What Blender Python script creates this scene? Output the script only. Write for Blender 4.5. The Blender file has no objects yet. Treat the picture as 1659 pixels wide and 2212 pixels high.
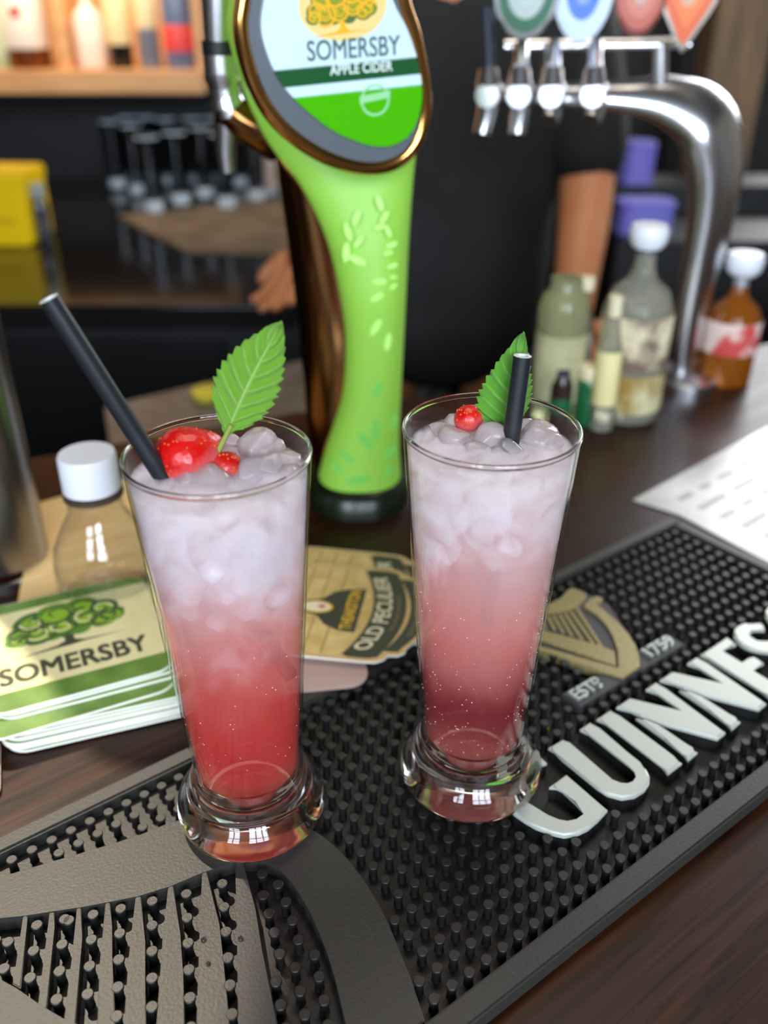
import bpy, bmesh, math, random
from mathutils import Vector as V, Matrix
random.seed(7)
SC = bpy.context.scene
COL = SC.collection
# ------------------------------------------------------------------ camera
W_, H_, F_ = 1659, 2212, 1980.0
PITCH = math.radians(29.65)
CAM = V((0, 0, .36))
FW = V((0, math.cos(PITCH), -math.sin(PITCH))); UP = V((0, math.sin(PITCH), math.cos(PITCH))); RT = V((1, 0, 0))
cd = bpy.data.cameras.new('camera'); cam = bpy.data.objects.new('camera', cd); COL.objects.link(cam)
cam.location = CAM; cam.rotation_euler = (math.pi/2 - PITCH, 0, 0)
cd.sensor_fit = 'HORIZONTAL'; cd.sensor_width = 36; cd.lens = F_*36/W_
cd.clip_start = .01; cd.dof.use_dof = True; cd.dof.focus_distance = .398; cd.dof.aperture_fstop = 6.5
SC.camera = cam
# ------------------------------------------------------------------ world, lights, exposure
wd = bpy.data.worlds.new('world'); SC.world = wd; wd.use_nodes = True
wd.node_tree.nodes['Background'].inputs[0].default_value = (.6, .75, 1, 1)
wd.node_tree.nodes['Background'].inputs[1].default_value = .4
def light(name, kind, loc, aim, energy, color, size=.1, size_y=None, spot=None, blend=.15):
    d = bpy.data.lights.new(name, kind); d.energy = energy; d.color = color
    if kind == 'AREA':
        d.size = size
        if size_y: d.shape = 'RECTANGLE'; d.size_y = size_y
    else: d.shadow_soft_size = size
    if spot: d.spot_size = spot; d.spot_blend = blend
    o = bpy.data.objects.new(name, d); COL.objects.link(o); o.location = loc
    o.rotation_euler = (V(aim)-V(loc)).to_track_quat('-Z', 'Y').to_euler(); return o
light('bar_spotlight', 'SPOT', (-.57, .85, 1.25), (-.285, .285, 0), 120, (1, .87, .68), .014, spot=math.radians(18.5), blend=.10)
light('window_daylight', 'AREA', (.55, -1.76, .95), (.55, .5, .7), 98, (.76, .87, 1), 1.05, 1.05)
light('window_daylight', 'AREA', (-.80, -1.76, .95), (-.80, .5, .7), 55, (.76, .87, 1), .66, 1.05)
light('side_window_daylight', 'AREA', (1.46, 2.75, 1.02), (.5, .6, 0), 55, (.95, .97, 1), 1.3, 1.05)
light('overhead_fill_light', 'AREA', (.1, .9, 1.62), (.1, .75, 0), 9, (1, .88, .74), .9, .5)  # soft overhead fill, added to lift the ambient light
light('shelf_lamp_light', 'AREA', (-.75, 2.28, .62), (-.8, 2.6, .2), 6.5, (1, .80, .56), .9, .05)
SC.view_settings.view_transform = 'Standard'; SC.view_settings.look = 'None'
SC.view_settings.gamma = 1; SC.view_settings.use_curve_mapping = False
SC.view_settings.exposure = 0.0
SC.cycles.use_denoising = True
SC.cycles.max_bounces = 14; SC.cycles.transparent_max_bounces = 24
SC.cycles.transmission_bounces = 12; SC.cycles.glossy_bounces = 5; SC.cycles.diffuse_bounces = 4
SC.cycles.sample_clamp_indirect = 4; SC.cycles.volume_bounces = 8; SC.cycles.volume_max_steps = 64; SC.cycles.volume_step_rate = 1.0
# ------------------------------------------------------------------ helpers
def ray(px, py): return FW + RT*((px-W_/2)/F_) - UP*((py-H_/2)/F_)
def G(px, py, z=0):                       # where the sight line meets a level plane
    d = ray(px, py); return CAM + d*((z-CAM.z)/d.z)
def D(px, py, y):                         # where it meets an upright plane
    d = ray(px, py); return CAM + d*(y/d.y)
def PLN(px, py, c, n):
    d = ray(px, py); return CAM + d*((c-CAM).dot(n)/d.dot(n))
def lin(c): return tuple(((x/255)/12.92 if x/255 <= .04045 else ((x/255+.055)/1.055)**2.4) for x in c)
MATS = {}
def M(name, rgb=(128, 128, 128), rough=.5, metal=0, **kw):
    if name in MATS: return MATS[name]
    m = bpy.data.materials.new(name); m.use_nodes = True; MATS[name] = m
    b = m.node_tree.nodes['Principled BSDF']
    b.inputs['Base Color'].default_value = (*lin(rgb), 1); b.inputs['Roughness'].default_value = rough
    b.inputs['Metallic'].default_value = metal
    for k, v in kw.items():
        k = k.replace('_', ' ')
        if k == 'Emission': b.inputs['Emission Color'].default_value = (*lin(v[0]), 1); b.inputs['Emission Strength'].default_value = v[1]
        else: b.inputs[k].default_value = v
    return m
def nodes(m): return m.node_tree.nodes, m.node_tree.links, m.node_tree.nodes['Principled BSDF']
def noise_col(m, c1, c2, scale=(1, 1, 1), ns=5, detail=4, lo=.35, hi=.65, bump=0, rot=0, dist=.0, rough=None):
    N, L, b = nodes(m)
    tc = N.new('ShaderNodeTexCoord'); mp = N.new('ShaderNodeMapping'); mp.inputs['Scale'].default_value = scale
    r0 = N.new('ShaderNodeMapping'); r0.inputs['Rotation'].default_value = (0, 0, rot)
    nz = N.new('ShaderNodeTexNoise'); nz.inputs['Scale'].default_value = ns; nz.inputs['Detail'].default_value = detail
    nz.inputs['Distortion'].default_value = dist
    cr = N.new('ShaderNodeValToRGB'); cr.color_ramp.elements[0].position = lo; cr.color_ramp.elements[1].position = hi
    cr.color_ramp.elements[0].color = (*lin(c1), 1); cr.color_ramp.elements[1].color = (*lin(c2), 1)
    L.new(tc.outputs['Object'], r0.inputs[0]); L.new(r0.outputs[0], mp.inputs[0]); L.new(mp.outputs[0], nz.inputs[0])
    L.new(nz.outputs[0], cr.inputs[0]); L.new(cr.outputs[0], b.inputs['Base Color'])
    if bump:
        bp = N.new('ShaderNodeBump'); bp.inputs['Strength'].default_value = bump; bp.inputs['Distance'].default_value = .001
        L.new(nz.outputs[0], bp.inputs['Height']); L.new(bp.outputs[0], b.inputs['Normal'])
    if rough:
        mr = N.new('ShaderNodeMapRange'); mr.inputs[3].default_value = rough[0]; mr.inputs[4].default_value = rough[1]
        L.new(nz.outputs[0], mr.inputs[0]); L.new(mr.outputs[0], b.inputs['Roughness'])
    return m
def obj(name, bm, mat, parent=None, smooth=40, loc=None, rot=None):
    me = bpy.data.meshes.new(name)
    bmesh.ops.recalc_face_normals(bm, faces=bm.faces[:]); bm.to_mesh(me); bm.free()
    me.materials.append(mat)
    if smooth is not None:
        me.polygons.foreach_set('use_smooth', [True]*len(me.polygons)); me.set_sharp_from_angle(angle=math.radians(smooth))
    o = bpy.data.objects.new(name, me); COL.objects.link(o)
    if parent: o.parent = parent
    if loc is not None: o.location = loc
    if rot is not None: o.rotation_euler = rot
    return o
def tag(o, label, cat, group=None, kind=None):
    if label: o['label'] = label
    if cat: o['category'] = cat
    if group: o['group'] = group
    if kind: o['kind'] = kind
    return o
def thing(name, label, cat, loc=(0, 0, 0), rz=0, group=None):
    o = bpy.data.objects.new(name, None); COL.objects.link(o); o.location = loc; o.rotation_euler = (0, 0, rz)
    o.empty_display_size = .02
    return tag(o, label, cat, group)
def struct(o): o['kind'] = 'structure'; return o
def dup(root, loc=None, rz=None, label=None):
    r = root.copy(); COL.objects.link(r)
    if loc is not None: r.location = loc
    if rz is not None: r.rotation_euler = (0, 0, rz)
    if label: r['label'] = label
    for ch in list(root.children):
        c = ch.copy(); COL.objects.link(c); c.parent = r
        for g2 in list(ch.children):
            d = g2.copy(); COL.objects.link(d); d.parent = c
    return r
NB = bmesh.new
def box(bm, lo, hi, bev=0):
    x0, y0, z0 = lo; x1, y1, z1 = hi
    vs = [bm.verts.new(p) for p in ((x0,y0,z0),(x1,y0,z0),(x1,y1,z0),(x0,y1,z0),(x0,y0,z1),(x1,y0,z1),(x1,y1,z1),(x0,y1,z1))]
    fs = [bm.faces.new([vs[i] for i in f]) for f in ((3,2,1,0),(4,5,6,7),(0,1,5,4),(1,2,6,5),(2,3,7,6),(3,0,4,7))]
    if bev:
        es = list({e for f in fs for e in f.edges}); bmesh.ops.bevel(bm, geom=es, offset=bev, segments=2, affect='EDGES')
    return bm
def prism(bm, pts, z0, z1, bev=0, seg=2):  # pts: 2-D outline, or 3-D points with z ignored
    a = sum(pts[i][0]*pts[(i+1)%len(pts)][1]-pts[(i+1)%len(pts)][0]*pts[i][1] for i in range(len(pts)))
    if a < 0: pts = list(reversed(pts))
    n = len(pts)
    lo = [bm.verts.new((p[0], p[1], z0)) for p in pts]; hi = [bm.verts.new((p[0], p[1], z1)) for p in pts]
    top = bm.faces.new(hi); bm.faces.new(lo[::-1])
    for i in range(n): bm.faces.new((lo[i], lo[(i+1)%n], hi[(i+1)%n], hi[i]))
    if bev: bmesh.ops.bevel(bm, geom=list(top.edges), offset=bev, segments=seg, affect='EDGES')
    return bm
def lathe(bm, prof, n=48, cx=0, cy=0, sx=1, sy=1, closed=False):
    rings = []
    for r, z in prof:
        if r < 1e-6: rings.append([bm.verts.new((cx, cy, z))])
        else: rings.append([bm.verts.new((cx+r*sx*math.cos(2*math.pi*i/n), cy+r*sy*math.sin(2*math.pi*i/n), z)) for i in range(n)])
    prs = list(zip(rings[:-1], rings[1:]))
    if closed: prs.append((rings[-1], rings[0]))
    for A, B in prs:
        for i in range(n):
            j = (i+1) % n
            if len(A) == 1 and len(B) == 1: continue
            if len(A) == 1: bm.faces.new((A[0], B[j], B[i]))
            elif len(B) == 1: bm.faces.new((A[i], A[j], B[0]))
            else: bm.faces.new((A[i], A[j], B[j], B[i]))
    return bm
def tube(bm, pts, rads, n=14, flat=1.0, cap=True):
    pts = [V(p) for p in pts]
    if not isinstance(rads, (list, tuple)): rads = [rads]*len(pts)
    rings = []; ref = None
    for i, p in enumerate(pts):
        d = (pts[min(i+1, len(pts)-1)]-pts[max(i-1, 0)]).normalized()
        if ref is None: ref = d.orthogonal().normalized()
        a = (ref - d*ref.dot(d)).normalized(); ref = a; b = d.cross(a)
        rings.append([bm.verts.new(p+(a*math.cos(2*math.pi*k/n)+b*math.sin(2*math.pi*k/n)*flat)*rads[i]) for k in range(n)])
    for A, B in zip(rings[:-1], rings[1:]):
        for k in range(n): bm.faces.new((A[k], A[(k+1)%n], B[(k+1)%n], B[k]))
    if cap: bm.faces.new(rings[0][::-1]); bm.faces.new(rings[-1])
    return bm
def catmull(P, k=6, closed=False):
    P = [V(p) for p in P]; n = len(P); out = []
    for i in range(n if closed else n-1):
        g = (lambda j: P[j % n]) if closed else (lambda j: P[max(0, min(n-1, j))])
        a, b, c, d = g(i-1), g(i), g(i+1), g(i+2)
        for q in range(k):
            t = q/k; out.append(.5*((2*b)+(c-a)*t+(2*a-5*b+4*c-d)*t*t+(3*b-a-3*c+d)*t**3))
    if not closed: out.append(P[-1])
    return out
def sphere(bm, c, r, u=14, v=9, s=(1, 1, 1)):
    bmesh.ops.create_uvsphere(bm, u_segments=u, v_segments=v, radius=r, matrix=Matrix.Translation(c) @ Matrix.Diagonal((*s, 1))); return bm
def rrect(w, h, r, n=6, cx=0, cy=0):
    out = []
    for sx, sy, a0 in ((1, 1, 0), (-1, 1, 90), (-1, -1, 180), (1, -1, 270)):
        for i in range(n+1):
            a = math.radians(a0+90*i/n); out.append((cx+sx*(w/2-r)+r*math.cos(a), cy+sy*(h/2-r)+r*math.sin(a)))
    return out
def inpoly(x, y, P):
    c = False; n = len(P)
    for i in range(n):
        x1, y1 = P[i][:2]; x2, y2 = P[i-1][:2]
        if (y1 > y) != (y2 > y) and x < (x2-x1)*(y-y1)/(y2-y1)+x1: c = not c
    return c
def pdist(x, y, P):
    if inpoly(x, y, P): return 0
    best = 1e9; n = len(P)
    for i in range(n):
        a = V(P[i][:2]); b = V(P[i-1][:2]); p = V((x, y)); ab = b-a
        t = max(0, min(1, (p-a).dot(ab)/max(ab.dot(ab), 1e-9))); best = min(best, (p-a-ab*t).length)
    return best
def clip(P, a, b):                        # part of a convex outline left of the line a->b
    out = []; n = len(P); f = lambda p: (b[0]-a[0])*(p[1]-a[1])-(b[1]-a[1])*(p[0]-a[0])
    for i in range(n):
        p, q = P[i], P[(i+1) % n]; fp, fq = f(p), f(q)
        if fp >= 0: out.append(p)
        if (fp >= 0) != (fq >= 0):
            t = fp/(fp-fq); out.append((p[0]+(q[0]-p[0])*t, p[1]+(q[1]-p[1])*t))
    return out
def stroke(path, widths):                 # outline polygon of a thick pen stroke
    L, R = [], []; n = len(path)
    if not isinstance(widths, (list, tuple)): widths = [widths]*n
    for i in range(n):
        d = V(path[min(i+1, n-1)][:2])-V(path[max(0, i-1)][:2]); d.normalize(); m = V((-d.y, d.x))*widths[i]/2; p = V(path[i][:2])
        L.append(tuple(p+m)); R.append(tuple(p-m))
    return L+R[::-1]
def text_bm(s, height, width=None, depth=.0003, bold=0.0, align='CENTER'):
    cu = bpy.data.curves.new('lettering', 'FONT'); cu.body = s; cu.size = 1; cu.extrude = .5; cu.resolution_u = 4
    cu.align_x = align
    o = bpy.data.objects.new('lettering', cu); COL.objects.link(o)
    dg = bpy.context.evaluated_depsgraph_get(); me = bpy.data.meshes.new_from_object(o.evaluated_get(dg))
    bm = NB(); bm.from_mesh(me); bpy.data.objects.remove(o); bpy.data.curves.remove(cu); bpy.data.meshes.remove(me)
    if bold:
        k0 = bpy.data.meshes.new('t'); bm.to_mesh(k0)
        for q, (dx, dy) in enumerate(((bold, 0), (0, bold), (bold, bold))):
            n0 = len(bm.verts); bm.from_mesh(k0); bm.verts.ensure_lookup_table()
            for v in bm.verts[n0:]: v.co += V((dx, dy, -.2*(q+1)))
        bpy.data.meshes.remove(k0)
    xs = [v.co.x for v in bm.verts]; ys = [v.co.y for v in bm.verts]
    sx = (width/(max(xs)-min(xs))) if width else height/(max(ys)-min(ys)); sy = height/(max(ys)-min(ys)); x0 = (max(xs)+min(xs))/2 if align == 'CENTER' else min(xs); y0 = min(ys)
    for v in bm.verts: v.co = ((v.co.x-x0)*sx, (v.co.y-y0)*sy, (v.co.z+.5)*depth)
    return bm
def frame(o, X, Y, Z):                    # matrix with the given axes and origin
    m = Matrix.Identity(4)
    for i, a in enumerate((X, Y, Z)):
        for k in range(3): m[k][i] = a[k]
    for k in range(3): m[k][3] = o[k]
    return m
# ------------------------------------------------------------------ materials
wood = noise_col(M('dark_bar_wood', rough=.32, Specular_IOR_Level=.24), (19, 9, 5), (66, 32, 12), (1.6, 26, 10), 7, 6, .30, .78, .10, rot=-math.radians(37), dist=.6, rough=(.28, .5))
rubber = noise_col(M('black_rubber', rough=.48, Specular_IOR_Level=.5), (13, 14, 14), (24, 23, 22), (1, 1, 1), 900, 3, .3, .7, .15)
rubber_flat = noise_col(M('flat_rubber', rough=.5, Specular_IOR_Level=.45), (40, 39, 36), (52, 50, 46), (1, 1, 1), 700, 5, .25, .75, .2)
silver = M('silver_paint', (190, 194, 184), .36, .25)
gold_p = noise_col(M('gold_paint', rough=.38, metal=.35), (140, 128, 84), (160, 147, 98), (1, 1, 1), 500, 3)
chrome = M('chrome', (214, 215, 218), .26, 1)
steel = M('brushed_steel', (150, 148, 150), .28, 1)
bronze = M('bronze_metal', (120, 84, 50), .16, 1)
goldm = M('gold_trim', (205, 150, 85), .16, 1)
black = M('black_paint', (14, 14, 15), .5)
white = M('white_plastic', (226, 228, 236), .38)
# thin clear glass: straight see-through with a Fresnel sheen
def thin_glass(name, tint=(.97, .98, .98), gl=.03):
    m = bpy.data.materials.new(name); m.use_nodes = True; N = m.node_tree.nodes; L = m.node_tree.links
    N.remove(N['Principled BSDF']); t = N.new('ShaderNodeBsdfTransparent'); t.inputs[0].default_value = (*tint, 1)
    g = N.new('ShaderNodeBsdfGlossy'); g.inputs['Roughness'].default_value = gl
    f = N.new('ShaderNodeFresnel'); x = N.new('ShaderNodeMixShader'); ge = N.new('ShaderNodeNewGeometry')
    ir = N.new('ShaderNodeMapRange'); ir.inputs[3].default_value = 1.45; ir.inputs[4].default_value = 1/1.45   # same sheen from both sides
    L.new(ge.outputs['Backfacing'], ir.inputs[0]); L.new(ir.outputs[0], f.inputs[0])
    L.new(f.outputs[0], x.inputs[0]); L.new(t.outputs[0], x.inputs[1]); L.new(g.outputs[0], x.inputs[2])
    L.new(x.outputs[0], N['Material Output'].inputs[0]); return m
glass_thin = thin_glass('clear_glass_wall')
glass_solid = M('clear_solid_glass', (252, 250, 248), .01, 0, Transmission_Weight=1.0, IOR=1.47)
bg_glass = thin_glass('clear_bar_glass', (.96, .965, .97), .05)
# ------------------------------------------------------------------ the room
FL, CE = -1.10, 1.75
room_dark = noise_col(M('dark_wall_paint', rough=.6), (13, 13, 14), (20, 19, 19), (1, 1, 1), 6)
warm_wall = noise_col(M('brown_panel', rough=.5), (58, 44, 30), (84, 62, 40), (1, 1, 8), 5)
struct(obj('floor', box(NB(), (-2.6, -1.9, FL-.05), (2.6, 2.9, FL)), noise_col(M('floor_tile', rough=.4), (26, 22, 20), (38, 32, 28), (1, 1, 1), 8), smooth=None))
struct(obj('ceiling', box(NB(), (-2.6, -1.9, CE), (2.6, 2.9, CE+.05)), M('ceiling_paint', (70, 66, 60), .8), smooth=None))
struct(obj('wall_left', box(NB(), (-2.6, -1.9, FL), (-2.55, 2.9, CE)), M('side_wall_paint', (66, 58, 48), .7), smooth=None))
struct(obj('wall_right', box(NB(), (2.55, -1.9, FL), (2.6, 2.9, CE)), M('right_wall_paint', (140, 132, 120), .7), smooth=None))
def wall_with_holes(name, y0, y1, holes, z0, z1, mat):
    b = NB(); xs = [-2.55]+[x for h in holes for x in h]+[2.55]
    for k in range(0, len(xs), 2): box(b, (xs[k], y0, FL), (xs[k+1], y1, CE))
    for x0, x1 in holes: box(b, (x0, y0, FL), (x1, y1, z0)); box(b, (x0, y0, z1), (x1, y1, CE))
    return struct(obj(name, b, mat, smooth=None))
def window(name, x0, x1, z0, z1, y, nx, nz, mat):
    b = NB(); w = .05
    for i in range(nx+1):
        x = x0+(x1-x0)*i/nx; box(b, (x-w/2, y-.02, z0), (x+w/2, y+.02, z1))
    for i in range(nz+1):
        z = z0+(z1-z0)*i/nz; box(b, (x0, y-.021, z-w/2), (x1, y+.021, z+w/2))
    return struct(obj(name, b, mat, smooth=None))
frame_m = M('window_frame_paint', (40, 36, 32), .5)
wall_with_holes('wall_back', 2.72, 2.78, [(.78, 2.15)], .47, 1.58, room_dark)
window('window_1', .78, 2.15, .47, 1.58, 2.73, 2, 2, frame_m)
wall_with_holes('wall_front', -1.70, -1.64, [(-1.15, -.45), (0, 1.1)], .40, 1.50, M('pale_front_wall', (150, 140, 126), .7))
window('window_2', -1.15, -.45, .40, 1.50, -1.67, 2, 3, frame_m)
window('window_3', 0, 1.1, .40, 1.50, -1.67, 3, 3, frame_m)
# ------------------------------------------------------------------ bar counter
far = [(-.95, .42), (-.5, .62), (-.31, .73), (-.085, .83), (.19, .905), (.45, 1.03), (.9, 1.29), (1.35, 1.55)]
near = [(1.35, .9), (.75, .42), (.15, -.03), (-.15, -.26), (-.95, -.80)]
counter = thing('bar_counter', 'dark varnished wooden bar top everything in front stands on', 'bar', (0, 0, 0))
obj('worktop', prism(NB(), far+near, -.045, -.0003, .004), wood, counter)
inner = [(p[0]*.94, p[1]*.985-.05) for p in far]+[(p[0]*.94+.03, p[1]+.12) for p in near]
obj('front_panel', prism(NB(), inner, FL, -.045), noise_col(M('bar_front_wood', rough=.5), (26, 14, 9), (48, 26, 15), (8, 8, 1), 5), counter, smooth=None)
# ------------------------------------------------------------------ bar mat  (s = along, t = across, in mm)
MO = G(1450, 1114, .01); MO.z = 0
ca, sa = math.cos(math.radians(37.2)), math.sin(math.radians(37.2))
mat = thing('bar_mat', 'long black rubber bar mat with raised silver letters and harp on the bar', 'bar mat', MO, math.radians(37.2))
def S2(p): return (p[0]/1000, -p[1]/1000)          # mm (s,t) to the mat's own x,y
ZT = .010
bm = NB(); box(bm, (-.66, -.2015, .0), (0, 0, .002)); obj('mat_floor', bm, rubber, mat, smooth=None)
for lo, hi in (((-.66, -.0098, 0), (0, 0, ZT)), ((-.66, -.2040, 0), (0, -.1925, ZT)), ((-.0095, -.1925, 0), (0, -.0098, ZT))):
    obj('mat_border', box(NB(), lo, hi, .0012), rubber_flat, mat)
letters = {
 'G': [(-263.4,112.2),(-268,115.5),(-274,113.2),(-282,112.3),(-290,115),(-296.5,121.5),(-300.5,130),(-301.7,139),(-300.9,145),(-299.4,151),(-296.5,157.4),(-292.5,162.8),(-287.2,165.7),(-280,166.8),(-272.2,166.2),(-263.6,164.7),(-262.3,136.2),(-275.5,136.9),(-272.8,139.4),(-271.9,142.5),(-272.6,152),(-274.5,160.9),(-280.8,161.0),(-285.6,159.0),(-288.6,155.4),(-290.9,150.1),(-292.3,142.9),(-292.2,136.5),(-291,128),(-288,121.5),(-283.5,118),(-278,117.4),(-271.5,119.8),(-266.5,124),(-264.3,124.5)],
 'U': [(-255.7,117.3),(-244.7,117.6),(-245.8,121.5),(-246.9,153.3),(-246.3,157.9),(-243.5,160.6),(-239.6,161.6),(-235.3,160.4),(-232.7,157.4),(-231.5,152.4),(-230.3,123.2),(-231.7,117.8),(-223.1,117.4),(-224.6,124.0),(-225.6,145.2),(-226.0,153.8),(-227.1,159.1),(-229.5,163.0),(-233.5,166),(-239,167.4),(-246.0,167.0),(-252.1,164.0),(-255.9,158),(-256.6,152.1),(-256.0,127.6),(-254.9,121.2)],
 'I': [(-218.3,117.9),(-206.6,117.6),(-208.3,124.6),(-209.6,161.3),(-208.2,167.0),(-220.3,167.3),(-218.4,162.3),(-216.6,122.9)],
 'N': [(-202.2,118.0),(-190.3,117.6),(-175.3,147.5),(-173.9,124.8),(-176.7,118.2),(-167.2,117.8),(-169.4,125.1),(-170.8,167.2),(-178.4,167.6),(-191.8,143.4),(-197.1,131.0),(-197.7,125.2)],
 'n': [(-200.3,130.3),(-198.2,134),(-194.6,141.5),(-195.8,160.2),(-196.6,164.0),(-195.2,167.1),(-204.2,167.7),(-202.2,163.5),(-200.9,150)],
 'E': [(-125.1,117.8),(-97.6,117.2),(-99.2,124.9),(-106.7,122.9),(-113.6,123),(-114.2,139.2),(-105.4,139.2),(-101.2,138),(-101.9,145.8),(-107.2,144.9),(-115.2,145),(-115.7,162),(-105,162),(-98,159.5),(-97.2,167.2),(-126.8,167.4),(-125,160),(-124.6,121.9)],
}
Spath = catmull([(-70.5,125.5,0),(-76,120.2,0),(-84,119.2,0),(-90.5,122.8,0),(-92.3,130,0),(-87.5,137.5,0),(-79,142.8,0),(-71.5,148.6,0),(-68.0,155.6,0),(-71,161.6,0),(-79,164.2,0),(-88,162.4,0),(-95,156.5,0)], 4)
Sw = [5.2+5.0*math.sin(math.pi*min(1, max(0, i/(len(Spath)-1)))) for i in range(len(Spath))]
letters['S'] = stroke(Spath, Sw)
def letter(polys):
    b = NB()
    for P in polys: prism(b, [S2(p) for p in P], .0086, .0112, .0012, 3)
    o = obj('raised_letter', b, silver, mat); b = NB()
    for P in polys: prism(b, [S2(p) for p in P], .002, .0086)
    return obj('letter_base', b, rubber, o, None)
shift = lambda P, d: [(p[0]+d, p[1]) for p in P]
LET = [[letters['G']], [letters['U']], [letters['I']], [letters['N'], letters['n']], [shift(letters['N'], 38.3), shift(letters['n'], 38.3)], [letters['E']], [letters['S']], [shift(letters['S'], 34)]]
for P in LET: letter(P)
# large flat harp at the left end
frame_poly = [(-640,10),(-560,14),(-530,19.5),(-513.4,23.9),(-499.4,27.6),(-483.7,31.9),(-463.3,37.5),(-451.7,40.0),(-440,41.5),(-425,45),(-410,53),(-397,66),(-388,80),(-384.2,90),(-382.6,100),(-381.9,112),(-383.0,127),(-385.4,141),(-388.2,152),(-391.7,163),(-395.5,175),(-402.0,191.8),(-434,191.8),(-427.5,174.4),(-420,156.1),(-416.2,144.7),(-413.2,132.9),(-411.2,123.9),(-409.8,112.5),(-409.0,103),(-410,94),(-415,86.5),(-421,82.0),(-425.8,80.0),(-439.1,77.2),(-453.8,75.1),(-468,71.1),(-479.9,65.9),(-490.3,61.2),(-501,55.7),(-511,50.7),(-520.1,45.4),(-560,28),(-640,20)]
sound_poly = [(-640,40),(-560,50),(-536,62),(-529,74.1),(-524.8,82.3),(-519.3,95.7),(-513.5,108.7),(-500,126),(-480,146),(-455,168),(-436,191.8),(-640,191.8)]
string_polys = [
 [(-511.7,50.0),(-510.0,51.0),(-511.6,54.9),(-523.6,83),(-525.5,79.1)],
 [(-501.9,55.2),(-500.0,56.2),(-502.7,63.7),(-518.2,98),(-520.6,94.5)],
 [(-491.6,60.3),(-489.9,61.2),(-495.3,76.2),(-511.8,111.5),(-514.9,107.4),(-500.8,79.7)],
 [(-480.7,65.4),(-478.7,66.3),(-482.6,77.7),(-488.8,92.7),(-501.0,125),(-506.0,118.6),(-494.0,92.1)],
 [(-468.7,70.6),(-466.5,71.6),(-474.6,93.8),(-482.6,111.3),(-492.5,134),(-499.0,127.2),(-483.6,97.3)],
 [(-454.9,74.6),(-452.5,75.1),(-461.0,99.1),(-468.6,117.2),(-481.5,145),(-490.0,136.5),(-469.0,98.6)],
 [(-439.2,77.0),(-437.0,77.6),(-445.6,105.4),(-453.5,124),(-468.0,157),(-478.5,147.6),(-456.6,108.1)],
 [(-424.2,80.6),(-420.8,82.2),(-429.2,107.8),(-437.2,127.1),(-453.0,170),(-466.0,158.5),(-436.0,103.3)]]
obj('harp_neck_and_pillar', prism(NB(), [S2(p) for p in frame_poly], .002, ZT, .0005), rubber_flat, mat)
obj('harp_soundboard', prism(NB(), [S2(p) for p in sound_poly], .002, ZT, .0005), rubber_flat, mat)
for P in string_polys: obj('harp_string', prism(NB(), [S2(p) for p in P], .002, ZT-.0002, .0004), rubber_flat, mat)
# small gold harp
backing = [(-205,44),(-172,26),(-150,25),(-139,21),(-131,27),(-127,37),(-127,48),(-142,76),(-158,99),(-164,104),(-180,104),(-195,50)]
obj('harp_backing', prism(NB(), [S2(p) for p in backing], .002, .0088, .0004), M('grey_rubber', (62, 60, 60), .6), mat)
gp = {
 'gold_harp_neck': [(-138.6,21.4),(-133.6,20.8),(-131.7,25.4),(-130.8,30.7),(-133.2,33.7),(-140.9,37.0),(-146.0,38.4),(-151.2,38.3),(-156.4,37.6),(-163.6,34.7),(-170.0,31.0),(-178,30.5),(-188,34),(-196,42),(-203,43),(-198,33),(-188,25.5),(-176,22.5),(-162.6,23.9),(-157.7,25.0),(-152.4,25.7),(-145.1,24.6)],
 'gold_harp_pillar': [(-143.4,40.4),(-138.5,38.9),(-132.1,37.1),(-127.6,37.9),(-125.7,40.7),(-128.1,43.5),(-131.9,44.5),(-134.9,43.6),(-135.9,49.9),(-138.6,63.0),(-143.4,77.5),(-148.6,87.6),(-156.1,96.5),(-163.1,102.6),(-179.3,103.5),(-203,48),(-200,44.5),(-174.4,96.8),(-161.6,84.6),(-152.3,73.2),(-146.3,62.1),(-143.4,51.9)],
 'gold_harp_soundboard': [(-195.5,42.5),(-184.1,40.7),(-166.2,74.2),(-166.0,78.4),(-163.6,83.8),(-173.4,93.2),(-191,50)]}
for k, P in gp.items(): obj(k, prism(NB(), [S2(p) for p in P], .004, .0102, .0004), gold_p, mat)
tops = [(-148.6,39.2),(-154.1,39.4),(-158.6,38.6),(-162.4,37),(-166.3,35.4),(-169.8,34),(-174,32.8)]
bots = [(-166.1,75.5),(-167.8,70.4),(-170.6,64),(-172.8,57.6),(-174.7,52),(-176.8,46.8),(-181,42)]
for a, b in zip(tops, bots): obj('gold_harp_string', prism(NB(), [S2(p) for p in stroke([a, b], [2.6, 2.2])], .004, .0100, .0002), gold_p, mat)
est_pl = [(-216.5,104.5),(-216.5,90.5),(-190,90.5),(-181,96),(-178.5,104.5)]; yr_pl = [(-164.5,104.5),(-150,91),(-122.5,91),(-122.5,104.5)]
for P in (est_pl, yr_pl): obj('text_plate', prism(NB(), [S2(p) for p in P], .002, .0088, .0004), MATS['grey_rubber'], mat)
def mat_text(s, x0, x1, t0, t1, name='raised_lettering', z=.0085):
    b = text_bm(s, (t1-t0)/1000, (x1-x0)/1000, .0024, .016)
    o = obj(name, b, silver, mat, smooth=30); o.location = ((x0+x1)/2000, -t1/1000, z); return o
mat_text('EST', -214.2, -198.0, 92.6, 101); mat_text('D', -197.0, -192.0, 92.6, 97.6)
o = obj('raised_lettering', lathe(NB(), [(0, 0), (.0011, 0), (.0011, .0022), (0, .0022)], 12), silver, mat); o.location = (-.1946, -.1000, .0085)
mat_text('1759', -149.8, -126.0, 92.6, 101.2)
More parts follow.
